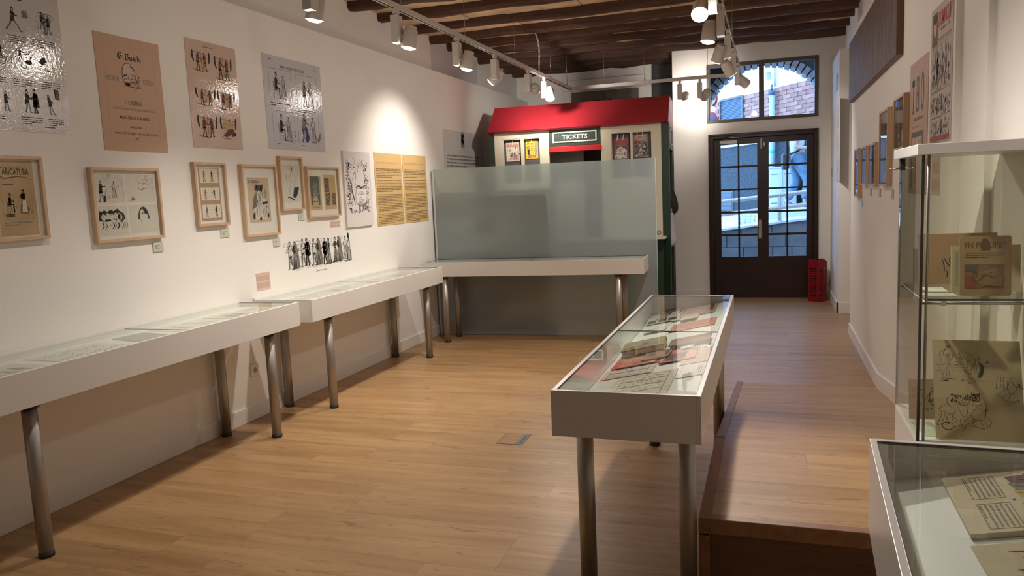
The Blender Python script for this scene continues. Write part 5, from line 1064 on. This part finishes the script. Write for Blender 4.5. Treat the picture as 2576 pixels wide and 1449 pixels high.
# ================================================================ RIGHT WALL
def bigart(): pass
WEA = bpy.data.materials.new('weathered_panel'); WEA.use_nodes = True
nt = WEA.node_tree; b = nt.nodes['Principled BSDF']; tc = nt.nodes.new('ShaderNodeTexCoord'); mp = nt.nodes.new('ShaderNodeMapping'); mp.inputs['Scale'].default_value = (16, 16, 1.6)
n = nt.nodes.new('ShaderNodeTexNoise'); n.inputs['Scale'].default_value = 1.5; n.inputs['Detail'].default_value = 9; n.inputs['Roughness'].default_value = .7
rp = nt.nodes.new('ShaderNodeValToRGB'); e = rp.color_ramp.elements; e[0].position = .35; e[1].position = .68; e[0].color = (.060, .034, .024, 1); e[1].color = (.24, .16, .115, 1)
bp = nt.nodes.new('ShaderNodeBump'); bp.inputs['Strength'].default_value = .9; bp.inputs['Distance'].default_value = .02
L = nt.links; L.new(tc.outputs['Object'], mp.inputs[0]); L.new(mp.outputs[0], n.inputs['Vector']); L.new(n.outputs[0], rp.inputs[0]); L.new(rp.outputs[0], b.inputs['Base Color']); L.new(n.outputs[0], bp.inputs['Height']); L.new(bp.outputs[0], b.inputs['Normal']); b.inputs['Roughness'].default_value = .58
t = thing('wooden_panel', 'long dark weathered wooden panel hung high on the right wall', 'panel', (XR-.001, 8.47, 2.35), RR)
m = MB(); m.box(0, 3.06, -.04, -.012, 0, .56, WEA); m.build('panel_board', t)
m = MB(); m.ring_frame(-.002, 3.062, -.002, .562, .035, -.036, 0, mat('red_brown_edge', (.16, .06, .035), .5)); m.build('edge_frame', t)
DIM = mat('dim_print', (.16, .12, .085), .8)
def gart(c, n=3):
    def fn(I, m):
        w, h = I.w, I.h; I.rect(w*.2, h*.18, w*.8, h*.82, c); I.hatch(w*.22, h*.2, w*.78, h*.8, 18, .006, INK, 1, 2)
    return fn
for lb, a, b_, z0, z1 in (('lowest and furthest of the five oak frames on the right wall', 7.93, 7.59, 1.43, 1.87), ('second oak frame from the far end of the right wall', 7.38, 7.0, 1.54, 1.866), ('third oak frame from the far end of the right wall, mirroring a door bar', 6.87, 6.43, 1.54, 1.866), ('tallest of the oak frames on the right wall, fourth from the far end', 6.21, 5.79, 1.54, 2.066), ('oak frame just above the glass cabinet, reflecting the window', 5.53, 5.13, 1.76, 2.09)):
    framed(lb, a, b_, z0, z1, gart(DIM), depth=.036, rot=RR, wx=XR, group='oak frames on the right wall', mats=mat('grey_mount', (.30, .27, .22), .8))
for lb, y, z in (('small steel caption plate under the furthest oak frame on the right wall', 7.58, 1.345), ('small steel caption plate under the second oak frame of the right wall', 6.98, 1.455), ('small steel caption plate under the third oak frame of the right wall', 6.42, 1.455), ('small steel caption plate under the tallest oak frame of the right wall', 5.79, 1.455)):
    m = MB(); m.box(0, .085, -.006, 0, 0, .062, mat('grey_plate', (.42, .41, .38), .4)); tag(m.build('caption_plate', None, (XR, y, z), RR), lb, 'caption', 'caption plates on the right wall')
def aT(I):
    w, h = I.w, I.h; G = mat('slate_ink', (.12, .12, .13), .7)
    # T B O in heavy slab letters
    I.rect(.075, .60, .165, .64, G); I.rect(.107, .45, .134, .64, G); I.rect(.095, .45, .146, .458, G)
    I.rect(.22, .455, .295, .645, G); I.rect(.243, .56, .275, .62, PINKP, 2); I.rect(.243, .475, .275, .535, PINKP, 2)
    I.ell(.40, .555, .045, .105, G, 1, 22); I.ell(.40, .555, .019, .075, PINKP, 2, 18)
    I.text('SEMANARIO FESTIVO INFANTIL', w*.52, .405, .30, .02, G); I.lines(.1, .375, .45, 1, .01, INKS)
    I.rect(.08, .03, .45, .345, G); I.rect(.115, .03, .41, .315, PINKP, 2); I.hatch(.12, .04, .25, .30, 30, .008, G, 1.4, 3); I.hatch(.27, .04, .40, .30, 26, .008, G, 1.4, 3); I.line([(.262, .03), (.262, .3)], .012, GREYP, 3)
poster('pink magazine poster with the tall letters TBO beside the bullfighter strip', 5.12, 1.50, .55, .735, mat('dull_pink_poster', (.52, .36, .29), .7), aT, .003, 31, RR, XR)
def aD(I):
    w, h = I.w, I.h; V = mat('violet_grey_ink', (.15, .12, .15), .8)
    I.rect(.03, h-.185, .16, h-.025, mat('sepia_photo', (.20, .11, .07), .8)); I.ell(.10, h-.09, .035, .05, PINKP, 2); I.ell(.10, h-.055, .04, .025, INK, 3)
    I.text('DOMINGUIN', .325, h-.105, .29, .07, REDI, 2, .02); I.text('NUMERO 1 - 1,50', .33, h-.13, .2, .014, INK, 2); I.line([(.17, h-.165), (.47, h-.165)], .003, INK, 2); I.line([(.17, h-.175), (.47, h-.175)], .002, INK, 2)
    for q, (a, c) in enumerate(((h-.40, h-.20), (h-.53-.0, h-.42), (.01, .12))):
        z0, z1 = a, c; I.rect(.03, z0, w-.03, z1, mat('pale_strip', (.52, .46, .42), .8)); I.hatch(.04, z0, w-.04, z1-.02, 64, .009, V, 1.4, 2); I.hatch(.04, z0, w-.04, z0+(z1-z0)*.55, 50, .010, INKS, 1.4, 3); I.hatch(.04, z0, w-.04, z1-.03, 12, .008, MAROON, 1.3, 4)
        I.man(.17, z0, (z1-z0)*.9, 1, INK, V, 0) if q == 0 else None; I.rect(.28, z0+.02, .30, z0+.10, MAROON, 3)
        I.lines(.04, z0-.004, w-.04, 1, .012, INKS); I.line([(.03, z1+.006), (w-.03, z1+.012)], .002, INKS)
    I.rect(.03, .01, w-.03, .035, mat('rose_strip', (.34, .10, .10), .8), 4)
poster('tall comic strip poster titled DOMINGUIN in red, next to the wall corner', 4.51, 1.755, .50, .66, mat('ivory_poster', (.50, .41, .34), .7), aD, .003, 33, RR, XR)
poster('small pink notice on the right wall seen through the glass cabinet', 4.43, 1.50, .2, .19, PNK, lambda I: (I.rect(.01, .02, .19, .08, PNK2), I.rect(.01, .105, .19, .165, PNK2)), .002, 34, RR, XR, 'notice', 'notice')
poster('tall pale text poster on the side of the pilaster by the door', 10.33, 1.58, .53, .96, mat('pale_poster', (.62, .58, .52), .7), lambda I: (I.hatch(.1, .62, .4, .85, 30, .010, INKS, 1.3), I.hatch(.1, .35, .4, .52, 24, .010, INKS, 1.3), I.hatch(.1, .08, .4, .25, 24, .008, INKS, 1.3)), .003, 35, RR, .767)
poster('small grey picture high on the side of the pilaster', 10.42, 2.66, .25, .20, mat('pale_picture', (.5, .48, .46), .7), lambda I: (I.box(.02, .02, .23, .18, .008, INKS), I.hatch(.06, .05, .2, .15, 10, .008, INKS)), .003, 36, RR, .767, 'picture', 'picture')
t = thing('light_switch', 'thin light switch plate on the pilaster beside the door', 'switch', (.767, 11.02, 1.64), RR)
m = MB(); m.ring_frame(0, .085, 0, .115, .010, -.012, 0, mat('switch_frame', (.35, .30, .25), .5)); m.box(.01, .075, -.008, 0, .01, .105, LAC); m.build('switch_plate', t)
t = thing('air_vent', 'small white slatted air vent high on the right wall', 'vent', (.91, 9.34, 3.27), RR)
m = MB(); m.ring_frame(0, .40, 0, .17, .012, -.012, 0, LAC); m.build('vent_frame', t)
for q in range(6): m = MB(); m.box(.012, .388, -.010, -.002, .018+.024*q, .029+.024*q, LAC); m.build('slat', t)
m = MB(); m.box(.01, .39, -.0015, 0, .01, .16, BLACKP); m.build('vent_back', t)
# ---- red perforated stand by the door
t = thing('umbrella_stand', 'red perforated metal stand on the floor beside the dark door', 'stand', (.588, 10.925, 0), (0, 0, PI/4))
RDM = mat('red_metal', (.24, .007, .012), .45)
def side_panel():
    m = MB(); w, h = .165, .56; t_ = .004
    top = [(0, h-.03)]+[(w*q/8, h-.03+.03*math.sin(PI*q/8)) for q in range(1, 8)]+[(w, h-.03)]
    m.prism([(0, h*.80), (w, h*.80)]+list(reversed(top)), 0, t_, RDM); m.box(0, w, 0, t_, 0, h*.12, RDM); m.box(0, .032, 0, t_, h*.12, h*.80, RDM); m.box(w-.032, w, 0, t_, h*.12, h*.80, RDM)
    for q in range(1, 3): x = .032+(w-.064)*q/3; m.box(x-.006, x+.006, 0, t_, h*.12, h*.80, RDM)
    for q in range(1, 12): z = h*.12+h*.68*q/12; m.box(.032, w-.032, .0004, t_-.0004, z-.008, z+.008, RDM)
    return m
for q in range(4):
    R_ = Matrix.Rotation(PI/2*q, 4, 'Z'); o = side_panel().build('side_panel', t); o.location = R_ @ Vector((-.0825, -.0825, .004)); o.rotation_euler = (0, 0, PI/2*q)
m = MB(); m.box(-.08, .08, -.08, .08, .0, .006, RDM); m.build('base_plate', t)
# ---- floor outlet
t = thing('floor_outlet', 'grey metal floor outlet with a wooden lid set in the boards', 'floor outlet', (-1.69, 4.515, .0005))
GM = mat('grey_metal', (.16, .165, .16), .4, metal=.3)
m = MB(); m.ring_frame(0, .178, 0, .22, .010, -.002, .0, GM, ) ; m.v = [(x, z, -y) for x, y, z in m.v]; m.build('rim', t)
m = MB(); m.box(.125, .168, .01, .21, 0, .003, GM); m.box(.150, .158, .04, .18, .003, .004, BLACKP); m.build('flap', t)
m = MB(); m.box(.01, .124, .01, .21, 0, .0018, PLANK); m.build('lid', t)

# ================================================================ STREET OUTSIDE
STO = mat('street_stone', (.15, .145, .14), .85, bump=.4, bscale=14, var=.25, vscale=3)
CON = mat('pale_pavement', (.62, .62, .60), .8, var=.08, vscale=2)
g = struct('floor_street'); m = MB(); m.box(-8, 8, 11.5, 14.32, -.15, -.005, STO); m.build('pavement', g)
rw = struct('wall_street')
def ztop(x): return .895+.105*x
m = MB()
vs = [(x, y, z) for x in (-6, 6) for y in (14.33, 14.6) for z in (0, ztop(x)-.02)]
m.mesh(vs, [(0, 1, 3, 2), (4, 6, 7, 5), (0, 4, 5, 1), (2, 3, 7, 6), (1, 5, 7, 3), (0, 2, 6, 4)], STO); m.build('wall_core', rw)
R = random.Random(5)
for row in range(5):
    z0 = .02+.225*row; x = -2.0+R.uniform(0, .3)
    while x < 1.7:
        L_ = R.uniform(.32, .6); z1 = min(z0+.22, ztop(x)-.03)
        if z1-z0 > .05:
            m = MB(); m.box(x+.006, x+L_-.006, 14.30+R.uniform(0, .012), 14.34, z0, z1, STO); m.build('stone_block', rw, bevel=.008)
        x += L_
m = MB()
vs = [(x, y, ztop(x)-d) for x in (-6, 6) for y in (14.26, 14.75) for d in (.035, 0)]
m.mesh(vs, [(0, 1, 3, 2), (4, 6, 7, 5), (0, 4, 5, 1), (2, 3, 7, 6), (1, 5, 7, 3), (0, 2, 6, 4)], CON); m.build('coping', rw)
def zroad(x, y): return ztop(x)+.035*(y-14.7)
m = MB(); m.face([(-9, 14.7, zroad(-9, 14.7)-.005), (9, 14.7, zroad(9, 14.7)-.005), (9, 26, zroad(9, 26)), (-9, 26, zroad(-9, 26))], CON); m.build('road', g)
m = MB()
vs = [(x, y, zroad(x, y)+d) for x in (-.12, 5) for y in (15.15, 17.6) for d in (-.1, .125)]
m.mesh(vs, [(0, 1, 3, 2), (4, 6, 7, 5), (0, 4, 5, 1), (2, 3, 7, 6), (1, 5, 7, 3), (0, 2, 6, 4)], CON); m.build('kerb', g)
# railing
RAIL = mat('beige_rail_paint', (.50, .40, .34), .5)
t = thing('street_railing', 'beige pipe railing on the street wall outside the door', 'railing', (0, 14.42, .9))
for dz, s_ in ((.46, .085), (.235, .092)):
    m = MB(); m.cyl((-4, 0, dz-4*s_), (4, 0, dz+4*s_), .036, RAIL, 12); m.build('rail', t)
for x in (-2.2, .15, 2.5):
    m = MB(); m.cyl((x, 0, .105*x-.01), (x, 0, .46+.085*x), .032, RAIL, 12); m.cyl((x, 0, .105*x-.01), (x, 0, .105*x+.015), .05, RAIL, 12); m.build('post', t)
# crate
t = thing('crate', 'white plastic crate on the pavement behind the railing', 'crate', (-.55, 15.0, zroad(-.55, 15.)+.002), (0, .1, .15))
m = MB(); PLW = mat('white_plastic', (.72, .74, .70), .5)
for (a, b_, c, d) in ((0, .28, 0, .008), (0, .28, .212, .22), (0, .008, 0, .22), (.272, .28, 0, .22)):
    m.box(a, b_, c, d, 0, .05, PLW); m.box(a, b_, c, d, .075, .11, PLW); m.box(a, b_, c, d, .135, .185, PLW)
for x in (0, .09, .18, .262):
    m.box(x, x+.018, 0, .009, 0, .185, PLW); m.box(x, x+.018, .211, .22, 0, .185, PLW)
m.box(0, .28, 0, .22, 0, .008, PLW); m.build('crate_body', t)
m = MB(); m.box(.07, .19, -.004, .0, .15, .185, PLW); m.build('crate_handle', t)
# street cabinet
t = thing('street_cabinet', 'white metal street cabinet with two doors behind the railing', 'cabinet', (-.02, 15.95, zroad(-.02, 15.95)+.128))
CABW = mat('cabinet_white', (.66, .69, .68), .45); H_ = .80
m = MB(); m.box(0, .50, 0, .26, 0, H_, CABW); m.box(-.015, .515, -.015, .27, H_, H_+.022, CABW); m.build('housing', t, bevel=.004)
for q in (0, 1):
    m = MB(); x0 = .008+.245*q; m.box(x0, x0+.238, -.012, -.001, .02, H_-.02, CABW); d_ = m.build('door', t, bevel=.002)
    m = MB()
    for z in (.12, .68): m.box(x0+.02+.0*q, x0+.15, -.018, -.012, z, z+.014, INKS)
    m.build('hinge', d_)
# facade: oblique house front
FA = math.atan2(-.833, .553)
fz = thing('house_facade', 'house front across the street: grey stucco, a band of large bricks, white plaster above', 'building', (-.07, 17, 0), (0, 0, FA))
STU = mat('rough_grey_stucco', (.034, .043, .047), .9, bump=1., bscale=20, bdist=.04, var=.45, vscale=22); PLA = mat('white_plaster', (.70, .72, .70), .9)
m = MB(); m.box(-6, 5, 0, .3, .3, 2.46, STU); m.build('stucco_wall', fz)
m = MB(); m.box(-6, 5, 0, .3, 3.475, 6.8, PLA); m.build('plaster_wall', fz)
m = MB(); m.box(-6, 5, .012, .3, 2.46, 3.475, mat('mortar', (.09, .08, .075), .9)); m.build('mortar_bed', fz)
m = MB(); m.box(-6, 5, -.03, .0, 2.42, 2.47, CON); m.build('ledge', fz)
BRK = [mat('pale_red_brick', (.34, .155, .11), .85, var=.12, vscale=9), mat('rose_brick', (.29, .135, .10), .85, var=.12, vscale=9), mat('light_brick', (.38, .19, .14), .85, var=.12, vscale=9)]
bm_ = []
for q in range(3): m = MB(); m.box(0, .235, 0, .02, 0, .076, BRK[q]); bm_.append(m.build('brick', fz))
first = [True]*3
for row in range(12):
    z = 2.475+.0833*row; x = -2.75+(.1225 if row % 2 else 0)
    while x < 1.95:
        if not (-1.86 < x+.12 < -.84):
            q = R.randrange(3)
            if first[q]: o = bm_[q]; first[q] = False
            else: o = bm_[q].copy(); C.objects.link(o); o.parent = fz
            o.location = (x, R.uniform(-.006, .002), z)
        x += .245
m = MB(); m.ring_frame(-1.83, -.86, 2.47, 3.50, .04, -.03, .03, WINF); fw = m.build('shuttered_window', fz); fw['label'] = 'window with dark blue slatted blind'
DBL = mat('dark_blue_slats', (.05, .085, .14), .5)
for q in range(30):
    m = MB(); z = 2.52+.032*q; m.box(-1.79, -.90, -.005, .012, z, z+.024, DBL, Matrix.Identity(4)); m.build('slat', fw)
m = MB(); m.box(-1.86, -1.29, -.02, .01, 1.0, 1.44, WINF); gv = m.build('vent_grille', fz)
for q in range(12): m = MB(); z = 1.03+.033*q; m.box(-1.83, -1.32, -.032, -.02, z, z+.02, DBL); m.build('slat', gv)
t = thing('drain_pipe', 'pale blue pipe running up the house front across the street', 'pipe', (.10, 16.70, 0), (0, 0, FA))
PBL = mat('pale_blue_pipe', (.36, .43, .50), .4)
m = MB(); m.cyl((0, -.08, 1.1), (0, -.08, 3.36), .055, PBL, 16); m.build('pipe_tube', t); m = MB(); m.cyl((0, -.08, 3.34), (0, -.08, 3.42), .066, DBL, 16); m.tube([(-.02, -.08, 3.42), (-.03, -.08, 3.50), (0, -.08, 3.54), (.02, -.08, 3.50), (.015, -.08, 3.42)], .012, DBL); m.build('pipe_cap', t)
m = MB(); m.cyl((0, -.02, 3.5), (0, -.02, 4.6), .012, PBL, 8); m.cyl((.04, -.02, 3.5), (.05, -.02, 4.6), .01, PBL, 8); m.build('wires', t)
m = MB(); m.lathe([(.012, 2.05), (.05, 2.05), (.056, 2.06), (.056, 2.12), (.05, 2.13)], mat('turquoise_sticker', (.06, .42, .36), .5), 16, Matrix.Translation((0, -.08, .12))); m.build('sticker', t)
t = thing('wall_lamp_box', 'small grey box fixed on the white plaster across the street', 'wall box', (-.02, 16.92, 3.68), (0, 0, FA))
m = MB(); m.box(-.04, .04, -.07, 0, 0, .12, PBL); m.box(-.05, .05, -.08, 0, .12, .135, PBL); m.build('box_body', t)
for z, lb, c_ in ((3.17, 'upper round red and white road sign at the left of the window', WINK), (2.77, 'lower round red and white road sign at the left of the window', mat('sign_blue', (.05, .10, .35), .5))):
    t = thing('road_sign', lb, 'road sign', (-1.10, 14.9, z)); M_ = Matrix.Rotation(PI/2, 4, 'X')
    m = MB(); m.lathe([(.001, 0), (.19, 0), (.19, .01), (.001, .01)], REDI, 28, M_, False); m.build('rim', t)
    m = MB(); m.lathe([(.001, .010), (.15, .010), (.15, .014), (.001, .014)], c_, 28, M_, False); m.build('face', t)
    m = MB(); m.cyl((-.0, .024, -.10), (-.0, .024, .10), .008, STEEL, 10); m.build('bracket', t)
m = MB(); m.cyl((0, 0, 0), (0, 0, 2.6), .03, STEEL, 12); m.box(-.06, .06, -.06, .06, 0, .02, STEEL)
tag(m.build('sign_post', None, (-1.10, 14.97, zroad(-1.1, 14.97))), 'steel post carrying the two round road signs', 'post')
# stone arch of the porch in front of the window
ar = struct('trim_1', label='dark porch wall with a stone arch outside the window')
AC, AZ, AR = -.08, 2.443, .867
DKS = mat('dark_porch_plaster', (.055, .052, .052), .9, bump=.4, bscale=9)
m = MB()
out = [(AC+(AR+.022)*math.cos(PI*q/48), AZ+(AR+.022)*math.sin(PI*q/48)) for q in range(49)]
for q in range(48):
    a, b_ = out[q], out[q+1]; m.prism([a, (a[0], 3.95), (b_[0], 3.95), b_], 12.05, 12.45, DKS)
m.box(-1.7, out[-1][0], 12.05, 12.45, 0, 3.95, DKS); m.box(out[0][0], 1.7, 12.05, 12.45, 0, 3.95, DKS); m.build('porch_wall', ar)
for q in range(30):
    a0, a1 = PI*q/30+.012, PI*(q+1)/30-.012; dr = R.uniform(-.008, .008)
    p = [(AC+rr*math.cos(a), AZ+rr*math.sin(a)) for rr, a in ((AR+dr, a0), (AR+.10, a0), (AR+.10, a1), (AR+dr, a1))]
    m = MB(); m.prism(p, 12.0, 12.47, mat('arch_stone', (.36, .36, .37), .85, var=.2, vscale=5)); m.build('arch_stone', ar)
m = MB(); m.box(-1.7, 1.7, 11.5, 12.5, 3.6, 3.95, mat('porch_ceiling', (.25, .25, .27), .9)); m.build('porch_ceiling', ar)  # ceiling slab out of view, put in to keep the porch dark

# ================================================================ PEOPLE
def skin(name, parent, chains, mt, root=0, sub=2, loc=(0, 0, 0)):
    pts, rad, ed, idx = [], [], [], {}
    def pid(p, r_):
        k_ = tuple(round(c, 4) for c in p)
        if k_ not in idx: idx[k_] = len(pts); pts.append(k_); rad.append(r_)
        return idx[k_]
    for ch in chains:
        ids = [pid(p[:3], p[3]) for p in ch]
        for a, b_ in zip(ids[:-1], ids[1:]):
            if a != b_: ed.append((a, b_))
    me = bpy.data.meshes.new(name); me.from_pydata(pts, ed, []); me.materials.append(mt)
    bm = bmesh.new(); bm.from_mesh(me); sl = bm.verts.layers.skin.verify(); bm.verts.ensure_lookup_table()
    for i, v in enumerate(bm.verts): rr = rad[i]; v[sl].radius = rr if isinstance(rr, tuple) else (rr, rr); v[sl].use_root = (i == root)
    bm.to_mesh(me); bm.free()
    o = bpy.data.objects.new(name, me); C.objects.link(o); o.parent = parent; o.location = loc
    o.modifiers.new('skin', 'SKIN').use_smooth_shade = True; sb = o.modifiers.new('sub', 'SUBSURF'); sb.levels = sub; sb.render_levels = sub
    return o
def hand(w, d, palm, s=1.):
    w, d, palm = Vector(w), Vector(d).normalized(), Vector(palm).normalized(); sd = d.cross(palm).normalized(); k0 = w+d*.075*s
    out = [[(*w, .022*s), (*(w+d*.04*s), .026*s), (*k0, .024*s)]]
    for q, (o_, l) in enumerate(((-.03, .062), (-.01, .072), (.011, .068), (.03, .052))):
        a = w+d*.045*s+sd*o_*.7*s; b_ = k0+sd*o_*s; c = b_+(d*.6+palm*.35)*l*.55*s; e = c+(d*.35+palm*.7)*l*.5*s
        out.append([(*(w+d*.04*s), .026*s), (*b_, .0105*s), (*c, .009*s), (*e, .0075*s)])
    th = w+d*.02*s-sd*.026*s; out.append([(*(w+d*.04*s), .026*s), (*(th+d*.02*s-sd*.014*s), .012*s), (*(th+d*.052*s-sd*.012*s+palm*.018*s), .009*s)])
    return out
SKN = mat('skin', (.55, .34, .26), .55); JEA = mat('blue_jeans', (.11, .19, .27), .85, bump=.3, bscale=40, var=.25, vscale=9); TSH = mat('pale_tshirt', (.62, .62, .60), .85, bump=.3, bscale=14)
HAIR = mat('dark_hair', (.016, .010, .008), .5, bump=.4, bscale=70); BLS = mat('white_blouse', (.55, .55, .56), .85, bump=.5, bscale=12); TRO = mat('black_trousers', (.012, .012, .014), .8); SHO = mat('dark_shoe', (.02, .02, .025), .5)
def face(parent, c, fx, s=1.):      # eyes, nose, mouth and ears on a head centred at c, looking along fx
    c = Vector(c); fx = Vector(fx).normalized(); sd = Vector((0, 0, 1)).cross(fx)
    m = MB()
    for q in (-1, 1):
        m.lathe([(.001, -.009), (.007, -.006), (.010, 0), (.007, .006), (.001, .009)], INK, 10, Matrix.Translation(c+fx*.086*s+sd*.032*q*s+Vector((0, 0, .012))))
    m.cyl(c+fx*.093*s+sd*.022*s+Vector((0, 0, -.052)), c+fx*.093*s-sd*.022*s+Vector((0, 0, -.052)), .005, MAROON, 8); return m.build('eyes_and_mouth', parent)
# passer-by, mid-stride towards the right, behind the railing
pz = zroad(.47, 15.55)+.127
pd = thing('person', 'person in pale t-shirt and blue jeans walking past outside the glazed door', 'person', (.46, 15.55, pz), (0, 0, .12))
PV = (0, 0, .93)
legF = [(*PV, .13), (.03, -.09, .88, .10), (.20, -.09, .50, .062), (.13, -.09, .12, .040), (.15, -.09, .06, .042), (.29, -.09, .03, .030)]
legB = [(*PV, .13), (-.01, .09, .88, .10), (.03, .09, .49, .062), (-.16, .09, .13, .040), (-.15, .09, .07, .042), (-.01, .09, .03, .030)]
tor = [(*PV, .13), (.0, 0, 1.10, (.125, .135)), (.015, 0, 1.30, (.13, .155)), (.0, 0, 1.43, (.09, .10)), (.01, 0, 1.48, .052), (.03, 0, 1.56, .062), (.04, 0, 1.63, (.085, .072)), (.035, 0, 1.70, (.07, .06))]
nose = [(.04, 0, 1.63, (.085, .072)), (.115, 0, 1.60, .016), (.135, 0, 1.585, .010)]
def armp(s_, el, wr): return [(.0, 0, 1.43, (.09, .10)), (-.01, s_*.165, 1.40, .060), (*el, .042), (*wr, .028)]
aR = armp(-1, (-.06, -.235, 1.12), (.19, -.215, 1.10)); aL = armp(1, (.02, .23, 1.14), (.24, .17, 1.16))
ears = [[(.04, 0, 1.63, (.085, .072)), (.03, q*.075, 1.625, .02), (.025, q*.09, 1.63, .016)] for q in (-1, 1)]
body = skin('body', pd, [tor, nose, legF, legB, aR, aL]+ears+hand((.19, -.215, 1.10), (1, .05, -.05), (0, .6, -.6))+hand((.24, .17, 1.16), (1, -.2, .05), (0, -.6, -.5)), SKN, 0)
skin('jeans', pd, [[(0, 0, 1.08, .140), (*PV, .155)], [(*PV, .155), (.035, -.09, .86, .122), (.20, -.09, .50, .088), (.14, -.09, .14, .082)], [(*PV, .155), (-.01, .09, .86, .122), (.03, .09, .49, .088), (-.155, .09, .14, .082)]], JEA, 1)
skin('tshirt', pd, [[(0, 0, .86, (.175, .175)), (0, 0, .97, (.172, .175)), (.0, 0, 1.10, (.165, .17)), (.02, 0, 1.30, (.16, .18)), (.0, 0, 1.43, (.10, .12)), (.005, 0, 1.47, .065)], [(.0, 0, 1.43, (.10, .12)), (-.01, -.17, 1.40, .085), (-.035, -.215, 1.24, .075)], [(.0, 0, 1.43, (.10, .12)), (-.01, .17, 1.40, .085), (.005, .21, 1.24, .075)]], TSH, 0)
for nm, a in (('shoe', (.13, -.09)), ('shoe', (-.17, .09))): skin(nm, pd, [[(a[0]-.02, a[1], .045, .045), (a[0]+.08, a[1], .045, .048), (a[0]+.19, a[1], .03, .034)]], SHO, 0)
skin('hair', pd, [[(.0, 0, 1.60, .07), (.0, 0, 1.67, (.085, .082)), (.045, 0, 1.715, (.065, .07))]], HAIR, 0)
face(pd, (.04, 0, 1.63), (1, 0, 0))
m = MB(); m.tube([(.10, .13, 1.42), (.165, -.02, 1.30), (.15, -.14, 1.16), (.0, -.20, 1.05), (-.14, -.15, 1.0)], .018, SHO, 8); m.tube([(.10, .13, 1.42), (-.03, .12, 1.5), (-.13, .0, 1.35), (-.16, -.1, 1.0)], .018, SHO, 8); bg_ = m.build('bag_strap', pd)
m = MB(); m.box(-.27, -.15, -.20, .02, .72, 1.02, SHO); m.build('shoulder_bag', pd, bevel=.03)
# attendant standing in the side door of the kiosk
wo = thing('person', 'person with long dark hair, white blouse and black trousers standing in the kiosk side door', 'person', (-1.285, 9.93, .0125), (0, 0, PI-.1))
PV = (0, 0, .90)
lg = [[(*PV, .12), (.0, s_*.085, .86, .095), (.015, s_*.085, .48, .058), (-.01, s_*.085, .10, .038), (0, s_*.085, .05, .04), (.13, s_*.085, .028, .028)] for s_ in (-1, 1)]
tor = [(*PV, .12), (.01, 0, 1.06, (.10, .11)), (.01, 0, 1.25, (.105, .125)), (0, 0, 1.36, (.075, .09)), (.01, 0, 1.41, .044), (.03, 0, 1.49, .055), (.035, 0, 1.56, (.078, .066)), (.03, 0, 1.625, (.065, .055))]
ar_ = [[(0, 0, 1.36, (.075, .09)), (0, s_*.145, 1.33, .05), (.03, s_*.18, 1.06, .036), (.22, s_*.12, 1.0, .024)] for s_ in (-1, 1)]
skin('body', wo, [tor, [(.035, 0, 1.56, (.078, .066)), (.105, 0, 1.535, .014), (.122, 0, 1.522, .009)]]+lg+ar_+hand((.22, -.12, 1.0), (1, .2, -.1), (0, .5, -.6), .92)+hand((.22, .12, 1.0), (1, -.2, -.1), (0, -.5, -.6), .92)+[[(.035, 0, 1.56, (.078, .066)), (.025, q*.068, 1.555, .018), (.02, q*.082, 1.56, .014)] for q in (-1, 1)], SKN, 0)
skin('trousers', wo, [[(0, 0, .99, .125), (*PV, .135)]]+[[(*PV, .135), (.0, s_*.085, .85, .11), (.015, s_*.085, .48, .075), (-.01, s_*.085, .07, .07)] for s_ in (-1, 1)], TRO, 1)
skin('blouse', wo, [[(-.01, 0, .80, (.16, .17)), (0, 0, .95, (.15, .165)), (.01, 0, 1.12, (.135, .15)), (0, 0, 1.28, (.14, .155)), (0, 0, 1.37, (.085, .10)), (.005, 0, 1.405, .055)]]+[[(0, 0, 1.37, (.085, .10)), (0, s_*.15, 1.33, .075), (.03, s_*.185, 1.08, .062), (.15, s_*.15, 1.02, .05)] for s_ in (-1, 1)], BLS, 0)
skin('hair', wo, [[(.01, 0, 1.60, (.085, .080)), (-.035, 0, 1.56, (.082, .09)), (-.085, 0, 1.42, (.055, .10)), (-.115, 0, 1.30, (.04, .085)), (-.11, 0, 1.24, (.02, .05))]], HAIR, 0)
for s_ in (-1, 1): skin('shoe', wo, [[(-.03, s_*.085, .035, .036), (.06, s_*.085, .035, .04), (.15, s_*.085, .025, .028)]], SHO, 0)
face(wo, (.035, 0, 1.56), (1, 0, 0), .92)
